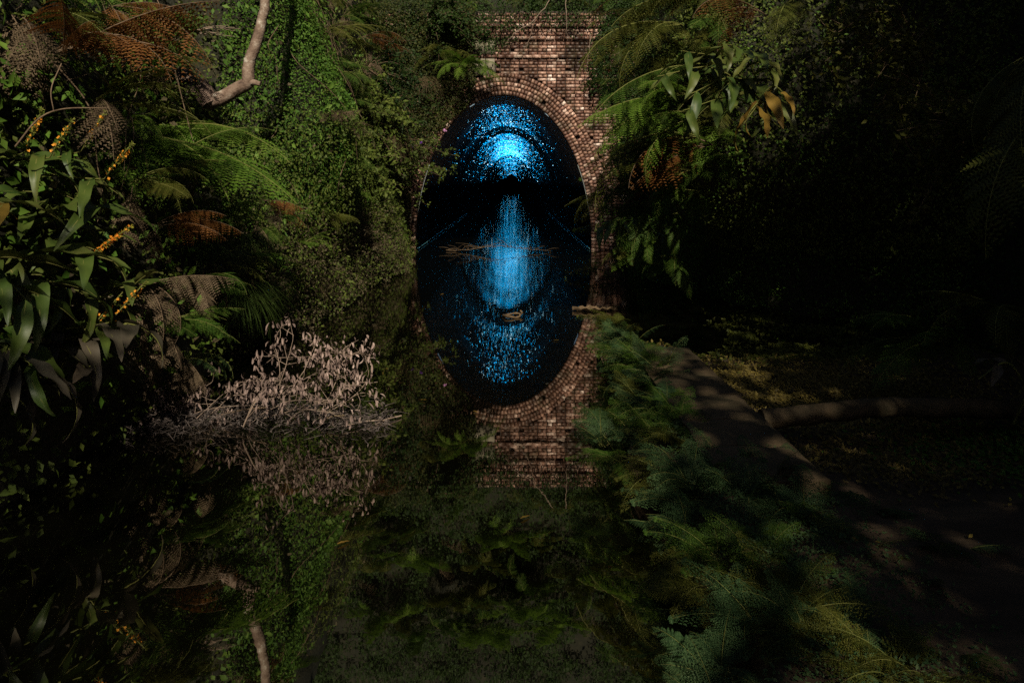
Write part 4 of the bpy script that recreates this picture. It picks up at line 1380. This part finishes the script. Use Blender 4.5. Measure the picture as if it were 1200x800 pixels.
# ------------------------------------------------------------------ dead brush floating in front
def brush(label, root, reach_list, seed, leafy=True):
    rg = np.random.default_rng(seed)
    t = thing("dead_branch", label, "branch", tuple(float(q) for q in root), "dead branches lying in the water")
    rt = np.array(root)
    bs, bl = MB(), MB()
    for pts in reach_list:
        c = wob(bez(pts, 7), .012, 70 + seed) - rt
        tube(bs, c, np.linspace(.0034, .0014, len(c)), 5)
        n = len(c)
        for q in range(int(n * .5)):
            k = rg.integers(n // 4, n)
            e = c[k] + np.array([rg.normal(0, .09), rg.normal(0, .09), rg.normal(.02, .06)])
            c2 = bez([c[k], (c[k] + e) / 2 + rg.normal(0, .012, 3), e], 3)
            tube(bs, c2, np.linspace(.0022, .001, len(c2)), 4, cap=False)
            if leafy:
                for _ in range(7):
                    # curled dry leaf: a strip that hooks round
                    l_ = rg.uniform(.03, .075); a = rg.uniform(0, 6.28); cu = rg.uniform(.6, 2.8); nu = 6
                    tt = np.linspace(0, 1, nu); an = rg.uniform(-1.1, .3) - cu * tt
                    r = np.concatenate([[0], np.cumsum(np.cos(an[1:]))]) / (nu - 1) * l_
                    zz = np.concatenate([[0], np.cumsum(np.sin(an[1:]))]) / (nu - 1) * l_
                    cc = e + rg.normal(0, .026, 3) + np.stack([np.cos(a) * r, np.sin(a) * r, zz], 1)
                    w_ = (.0065 * np.sin(tt * PI * .9 + .2) + .001)[:, None] * np.array([-np.sin(a), np.cos(a), .3])
                    bl.add(np.stack([cc - w_, cc + w_], 1).reshape(-1, 3), grid_faces(nu, 2))
    link("twig", bs.mesh("twig", M['twig_pale']), t)
    if leafy:
        link("dry_leaves", bl.mesh("dry_leaves", M['dead_leaf']), t)
    return t


d0 = 5.75
brush("upright dead branch with curled pinkish leaves at the brush's right end", at(372, 492, 5.7),
      [[at(372, 490, 5.7), at(395, 445, 5.7), at(402, 410, 5.7), at(420, 398, 5.8)], [at(372, 490, 5.7), at(410, 468, 5.6), at(432, 440, 5.6), at(425, 412, 5.6)],
       [at(402, 425, 5.7), at(420, 412, 5.7), at(432, 420, 5.7)], [at(380, 475, 5.7), at(415, 450, 5.7), at(442, 448, 5.7)], [at(395, 440, 5.7), at(372, 420, 5.8), at(366, 400, 5.8)]], 1)
brush("dead branch with two tall bare twigs in the middle of the brush", at(328, 490, 5.7),
      [[at(328, 490, 5.7), at(328, 430, 5.7), at(322, 400, 5.8), at(332, 380, 5.8)], [at(328, 450, 5.7), at(340, 412, 5.7), at(345, 392, 5.7)], [at(330, 470, 5.6), at(355, 435, 5.6), at(372, 398, 5.7)],
       [at(328, 485, 5.6), at(350, 450, 5.5), at(385, 432, 5.5)], [at(328, 480, 5.6), at(310, 450, 5.6), at(296, 440, 5.6)]], 2)
brush("low tangle of dead twigs and curled leaves in the brush centre", at(300, 492, 5.6),
      [[at(290, 490, 5.6), at(320, 465, 5.5), at(360, 455, 5.5)], [at(300, 490, 5.6), at(340, 470, 5.4), at(390, 472, 5.4)], [at(290, 488, 5.6), at(305, 460, 5.6), at(330, 440, 5.6)],
       [at(310, 490, 5.5), at(350, 480, 5.4), at(400, 485, 5.4)], [at(340, 490, 5.5), at(380, 470, 5.5), at(410, 478, 5.5)]], 3)
brush("dead twigs at the left end of the brush below the green fern", at(200, 492, 5.8),
      [[at(175, 488, 5.8), at(185, 470, 5.8), at(178, 455, 5.8)], [at(230, 490, 5.7), at(262, 462, 5.7), at(290, 448, 5.7)], [at(170, 490, 5.8), at(195, 478, 5.8), at(235, 470, 5.8)], [at(200, 490, 5.8), at(225, 465, 5.8), at(245, 450, 5.8)], [at(215, 490, 5.7), at(250, 478, 5.7), at(300, 476, 5.7)],
       [at(200, 490, 5.8), at(200, 470, 5.8), at(190, 462, 5.8)], [at(240, 490, 5.7), at(265, 470, 5.7), at(280, 462, 5.7)]], 4)
# matted grey debris at the waterline of the brush
rg = np.random.default_rng(9)
b = MB()
n_ = 1000
cx = rg.uniform(-2.75, -.85, n_); cy = 5.65 + rg.normal(0, .16, n_) + .1 * np.sin(cx * 3); h_ = np.abs(rg.normal(0, .045, n_)) * (1.1 - .5 * np.abs((cx + 1.9) / 1.0)) + .004
a = rg.uniform(0, 6.283, n_); l_ = rg.uniform(.04, .13, n_); tl = rg.uniform(-.5, .5, n_)
d = np.stack([np.cos(a) * np.cos(tl), np.sin(a) * np.cos(tl), np.sin(tl)], 1) * l_[:, None]
p = np.stack([cx, cy, h_], 1)
p[:, 2] = np.maximum(p[:, 2], .004 + np.maximum(0, -d[:, 2]))
s = unit(np.cross(d, [0.1, .2, 1.0])) * .0035
u_ = unit(np.cross(s, d)) * .0035
v = np.stack([p - s, p + s, p + u_, p + d - s * .4, p + d + s * .4, p + d + u_ * .4], 1)
k_ = np.arange(n_)[:, None] * 6
for q in ([0, 1, 4, 3], [1, 2, 5, 4], [2, 0, 3, 5]):
    b.add(v.reshape(-1, 3), k_ + q) if q == [0, 1, 4, 3] else None
b = MB()
b.add(v.reshape(-1, 3), np.concatenate([k_ + [0, 1, 4, 3], k_ + [1, 2, 5, 4], k_ + [2, 0, 3, 5]]))
leaves(b, np.stack([cx, cy, h_ + .01], 1)[:900], np.tile([0, -.4, 1.0], (900, 1)), .03, rg, .35, .8, .1)
tag(link("floating_debris", b.mesh("floating_debris", M['dead_grey'])), "matted grey twigs and dead leaves floating along the foot of the brush", "debris", kind='stuff')
# long sticks on the mat
for i, (p0, p1, m_, lb) in enumerate((
    (at(255, 487, 5.7), at(316, 477, 5.6), 'stem_brown', "reddish stick lying along the floating mat"),
    (at(378, 492, 5.6), at(404, 487, 5.6), 'straw', "short yellow straw on the mat"),
    (at(440, 500, 5.6), at(470, 490, 5.8), 'twig_pale', "pale twig sticking out of the mat to the right"),
    (at(285, 500, 5.4), at(300, 470, 5.4), 'twig_pale', "pale twig slanting up from the mat"),
    (at(400, 500, 5.5), at(450, 492, 5.7), 'twig_pale', "long pale twig lying low at the right end of the mat"),
)):
    p0[2] = max(p0[2], .012); p1[2] = max(p1[2], .012)
    b = MB(); tube(b, wob(bez([p0, (p0 + p1) / 2 + [0, 0, .01], p1], 5), .004, 80 + i), .006, 5)
    tag(link("stick", b.mesh("stick", M[m_])), lb, "stick", "loose sticks on the floating mat")

# ------------------------------------------------------------------ small things on the water
b = MB()   # long dark leaf-shaped piece of bark
c = at(697, 364, 10.6); c[2] = .012
nu = 18
t = np.linspace(-1, 1, nu)
wv = (1 - np.abs(t) ** 1.6) * .085 + .004
rows = []
for i in range(nu):
    for q in (-1, -.6, 0, .6, 1):
        rows.append((t[i] * .30, q * wv[i], (.004 + .030 * abs(q) ** 2.0 + .012 * math.sin(i * 1.9 + q)) * (1 if abs(q) < 1 else 1.1)))
v = np.array(rows); f = grid_faces(nu, 5)
lo = v.copy(); lo[:, 2] -= .014
b.add(v, f); b.add(lo, f[:, ::-1])
for e in (0, 4):
    ii = np.arange(nu - 1) * 5 + e
    b.add(np.concatenate([v, lo]), np.stack([ii, ii + 5, ii + 5 + nu * 5, ii + nu * 5], 1))
o = link("floating_bark", b.mesh("floating_bark", M['driftwood'], True), loc=tuple(c))
o.rotation_euler.z = .06
tag(o, "boat shaped dark curl of bark floating below the right side of the arch", "bark")
b = MB()
c = at(600, 372, 10.1); c[2] = .012
a = np.linspace(.5, 6.2, 26)
pts = np.stack([np.cos(a) * .105 * (1 + .08 * np.sin(a * 3)), np.sin(a) * .12, .010 * np.sin(a * 2) + .008], 1)
tube(b, pts, .013 + .004 * np.sin(a * 7), 7)
tube(b, [(.10, -.02, .01), (.13, .05, .03), (.11, .1, .05)], .012, 6)
o = link("curled_twig", b.mesh("curled_twig", M['driftwood'], True), loc=tuple(c))
tag(o, "small curled ring of twig floating on the blue reflection", "twig")
for i, (X, Y, lb) in enumerate(((470, 330, "small brown leaf afloat by the left foot of the arch"), (520, 345, "tiny leaf afloat in the dark water left of the blue reflection"), (655, 400, "brown leaf afloat on the reflection of the right arch ring"),
                            (640, 452, "leaf afloat between the brick reflection and the ferns"), (560, 485, "pale leaf afloat over the reflected arch crown"), (500, 470, "leaf afloat to the right of the dead brush tip"),
                            (480, 560, "leaf afloat below the right end of the dead brush"), (610, 610, "yellowed leaf afloat in the centre of the near water"), (395, 640, "leaf afloat in the near water over mirrored ivy"), (690, 425, "leaf afloat touching the fern bank"))):
    d = 1600.0 / (Y - 213); c = at(X, Y, d)
    o = link("fallen_leaf", BL['ginger_yellow' if i % 3 else 'ginger_grey'][3], loc=(c[0], c[1], .012))
    k = R.uniform(.16, .26); o.scale = (k, k, k * .4); o.rotation_euler.z = R.uniform(0, 6)
    tag(o, lb, "leaf", "single fallen leaves")
# fallen branch at the tunnel mouth
b = MB()
rg = np.random.default_rng(14)
pz = lambda X, Y, d: np.array([(X - 600) * d / 933.3, d, max(.02, CAM_H - (Y - 213) * d / 933.3)])
c = wob(bez([pz(523, 296, 19.6), pz(545, 293, 19.4), pz(575, 289, 19.2), pz(600, 290, 19.2), pz(645, 296, 19.4)], 8), .03, 90)
c[:, 2] = np.maximum(c[:, 2], .01)
tube(b, c, np.linspace(.012, .004, len(c)), 5)
for i in range(26):
    k = rg.integers(2, len(c) - 1); e = c[k] + [rg.normal(0, .28), rg.normal(0, .2), abs(rg.normal(.03, .06))]
    c2 = bez([c[k], (c[k] + e) / 2 + [0, 0, .03], e], 4); c2[:, 2] = np.maximum(c2[:, 2], .006)
    tube(b, c2, np.linspace(.005, .002, len(c2)), 4)
tag(link("fallen_branch", b.mesh("fallen_branch", M['driftwood'])), "thin bare branch lying across the water in the tunnel mouth", "branch")
shrub("water_plant", "small leafy sprig over the water against the right foot of the arch", at(725, 325, 14.0), at(672, 322, 14.2), 6, 30, M['shrub'], .04, 21, cat="plant", rad_=.22)
# small floating leaves
for i, (X, Y, m_, lb) in enumerate(((350, 362, 'ginger_yellow', "orange fallen leaf floating near the brown creeper"), (455, 432, 'dead_leaf', "cream curled leaf at the tip of the dead brush"),)):
    d = 1600.0 / (Y - 213) if i == 0 else 5.6
    c = at(X, Y, d)
    o = link("fallen_leaf", BL['ginger_yellow'][0 if i == 0 else 2], loc=(c[0], c[1], max(.012, c[2])))
    o.scale = (.6, .6, .3) if i == 0 else (.22, .22, .22); o.rotation_euler.z = 1.1
    tag(o, lb, "leaf", "single fallen leaves")

# ------------------------------------------------------------------ the shelf on the right: log, leaf litter, weeds
b = MB()
c = bez([(1.55, 4.95, .24), (1.95, 4.98, .27), (2.4, 5.1, .27), (2.95, 5.15, .25), (3.6, 5.2, .22)], 8)
tube(b, wob(c, .008, 95), [.062 + .003 * math.sin(i * 1.3) + .003 * math.sin(i * 3.1) for i in range(len(c))], 12)
tag(link("log", b.mesh("log", M['coping'], True)), "dark fallen log lying beside the path in front of the yellow leaf litter", "log")


b = MB()   # straight coping of the old retaining wall: worn blocks laid end to end
lw = thing("retaining_wall", "straight mossy brown wall top running from the ferns towards the tunnel", "wall", (1.25, 3.75, 0))
y0_ = 3.75
for i in range(6):
    ln_ = R.uniform(.44, .56)
    nu, nv = 9, 7
    gx, gy = np.meshgrid(np.linspace(-.25, .25, nu), np.linspace(0, ln_ - .012, nv), indexing='ij')
    P3 = np.stack([gx, gy + y0_, gx * 0], -1)
    ed = np.minimum(1, (1 - np.maximum(np.abs(gx) / .25, np.abs(gy / (ln_ - .012) * 2 - 1))) * 8)
    top = np.stack([gx + .012 * nz(P3, 5, 61), gy + y0_ - 3.75, .325 + .015 * nz(P3, 4, 62) + .012 * nz(P3, 14, 63) - .02 * (1 - ed)], -1)
    bt = MB(); bt.add(top.reshape(-1, 3), grid_faces(nu, nv))
    idx = np.arange(nu * nv).reshape(nu, nv)
    rim = np.concatenate([idx[:, 0], idx[-1, 1:], idx[::-1, -1][1:], idx[0, ::-1][1:]])
    tv = top.reshape(-1, 3)[rim]; bv = tv.copy(); bv[:, 2] = -.1
    q = np.arange(len(rim) - 1); m_ = len(rim)
    bt.add(np.concatenate([tv, bv]), np.stack([q, q + m_, q + m_ + 1, q + 1], 1))
    link("coping_stone", bt.mesh("coping_stone", M['coping'], True), lw, loc=(0, 0, 0))
    y0_ += ln_


def litter(name, label, cx, cy, sx, sy, n, size, m, seed, cat):
    rg = np.random.default_rng(seed)
    x = cx + rg.normal(0, sx, n); y = cy + rg.normal(0, sy, n)
    k = (x > shelf_edge(y) + .15) & (x < 5.2) & ((x > 1.52) | (y < 3.7) | (y > 6.8) | (size < .02))
    x, y = x[k], y[k]
    e = shelf_edge(y); T = (x - e) / (5.6 - e)
    P = bank_fn(y, T)
    P[:, 2] += .008 + .02 * rg.random(len(x))
    b = MB(); leaves(b, P, np.tile([0, -.25, 1.0], (len(x), 1)), size, rg, .5, .45, 0)
    tag(link(name, b.mesh(name, m)), label, cat, kind='stuff')


litter("leaf_litter", "yellow fallen leaves strewn behind the log on the right bank", 2.45, 6.15, .62, .6, 13000, .034, M['litter'], 31, "leaf litter")
litter("leaf_litter", "scattered brown and yellow leaves in front of the log", 2.2, 4.65, .4, .2, 1800, .032, M['litter'], 32, "leaf litter")
litter("leaf_litter", "sparse dead leaves on the bare path", 2.0, 3.6, 1.0, .7, 90, .03, M['litter'], 33, "leaf litter")
litter("ground_cover", "low creeping plants on the dark ground behind the leaf litter", 3.0, 8.9, 1.0, .75, 16000, .045, M['fern_olive'], 34, "ground cover")
litter("ground_cover", "small dim weeds along the right side of the path", 3.3, 4.9, .5, .3, 3000, .035, M['ivy'], 35, "ground cover")
litter("ground_cover", "moss and small plants between the ferns and the path", 1.05, 3.6, .22, 1.3, 14000, .016, M['fern_teal'], 36, "ground cover")
ginger("pale leaved weed beside the log on the right", (3.15, 4.9, .2), [((2.75, 4.7, .55), None), ((3.3, 4.6, .5), None), ((3.5, 4.8, .48), None)], 'ginger_grey', .7, 15, 4)
b = MB()
c = bez([(3.3, 5.3, .2), (3.45, 5.25, .38), (3.42, 5.2, .55), (3.6, 5.2, .7)], 5); tube(b, c, np.linspace(.02, .01, len(c)), 6)
c = bez([(3.44, 5.22, .42), (3.3, 5.2, .55), (3.2, 5.15, .6)], 5); tube(b, c, np.linspace(.014, .008, len(c)), 6)
tag(link("forked_stick", b.mesh("forked_stick", M['bark'])), "forked dead stick standing at the right edge of the bank", "stick")

# ------------------------------------------------------------------ unseen trees added on the lip to shade the right side and near left
def shade_tree(label, root, crown, R0, nl, seed, size=.16, flat=.7):
    rg = np.random.default_rng(seed)
    t = thing("shade_tree", label, "shade_tree", tuple(root), "unseen trees added to shade the cutting")
    rt, cr = np.array(root, float), np.array(crown, float)
    d = cr - rt
    b = MB()
    c = wob(bez([(0, 0, 0), d * .45 + [0, 0, .6], d * .9], 8), .05, seed)
    tube(b, c, np.linspace(.24, .10, len(c)), 10)
    ends = []
    for i in range(16):
        e = d + unit(rg.normal(size=3)) * R0 * .7 * [1, 1, flat]
        c2 = bez([c[rg.integers(len(c) // 2, len(c))], (d * .8 + e) / 2, e], 6)
        tube(b, c2, np.linspace(.06, .015, len(c2)), 6)
        ends.append(e)
    link("trunk", b.mesh("trunk", M['bark'], True), t)
    ends = np.array(ends + [d])
    cen = ends[rg.integers(0, len(ends), nl)]
    p = cen + rg.normal(0, R0 * .28, (nl, 3)) * [1, 1, flat]
    b = MB(); leaves(b, p, np.tile([0, 0, 1.0], (nl, 1)), size, rg, .6, .8, .3)
    link("crown", b.mesh("crown", M['undergrowth']), t)


shade_tree("leafy tree added out of view to shade the right wall", (8.2, 2.5, 12.9), (7.3, 1.8, 7.5), 3.4, 30000, 1, size=.2)
shade_tree("second leafy tree added out of view to shade the path", (8.0, -4.5, 12.9), (4.8, -3.6, 6.3), 3.9, 32000, 2, size=.2)
shade_tree("tall leafy tree added out of view to shade the farther right wall", (8.6, 7.5, 12.9), (6.4, 6.0, 10.4), 3.2, 20000, 3, size=.2)
shade_tree("leafy tree added out of view to shade the near left bank", (-7.5, -6.5, 12.9), (-2.2, -5.6, 7.5), 2.0, 2000, 4, flat=.5)
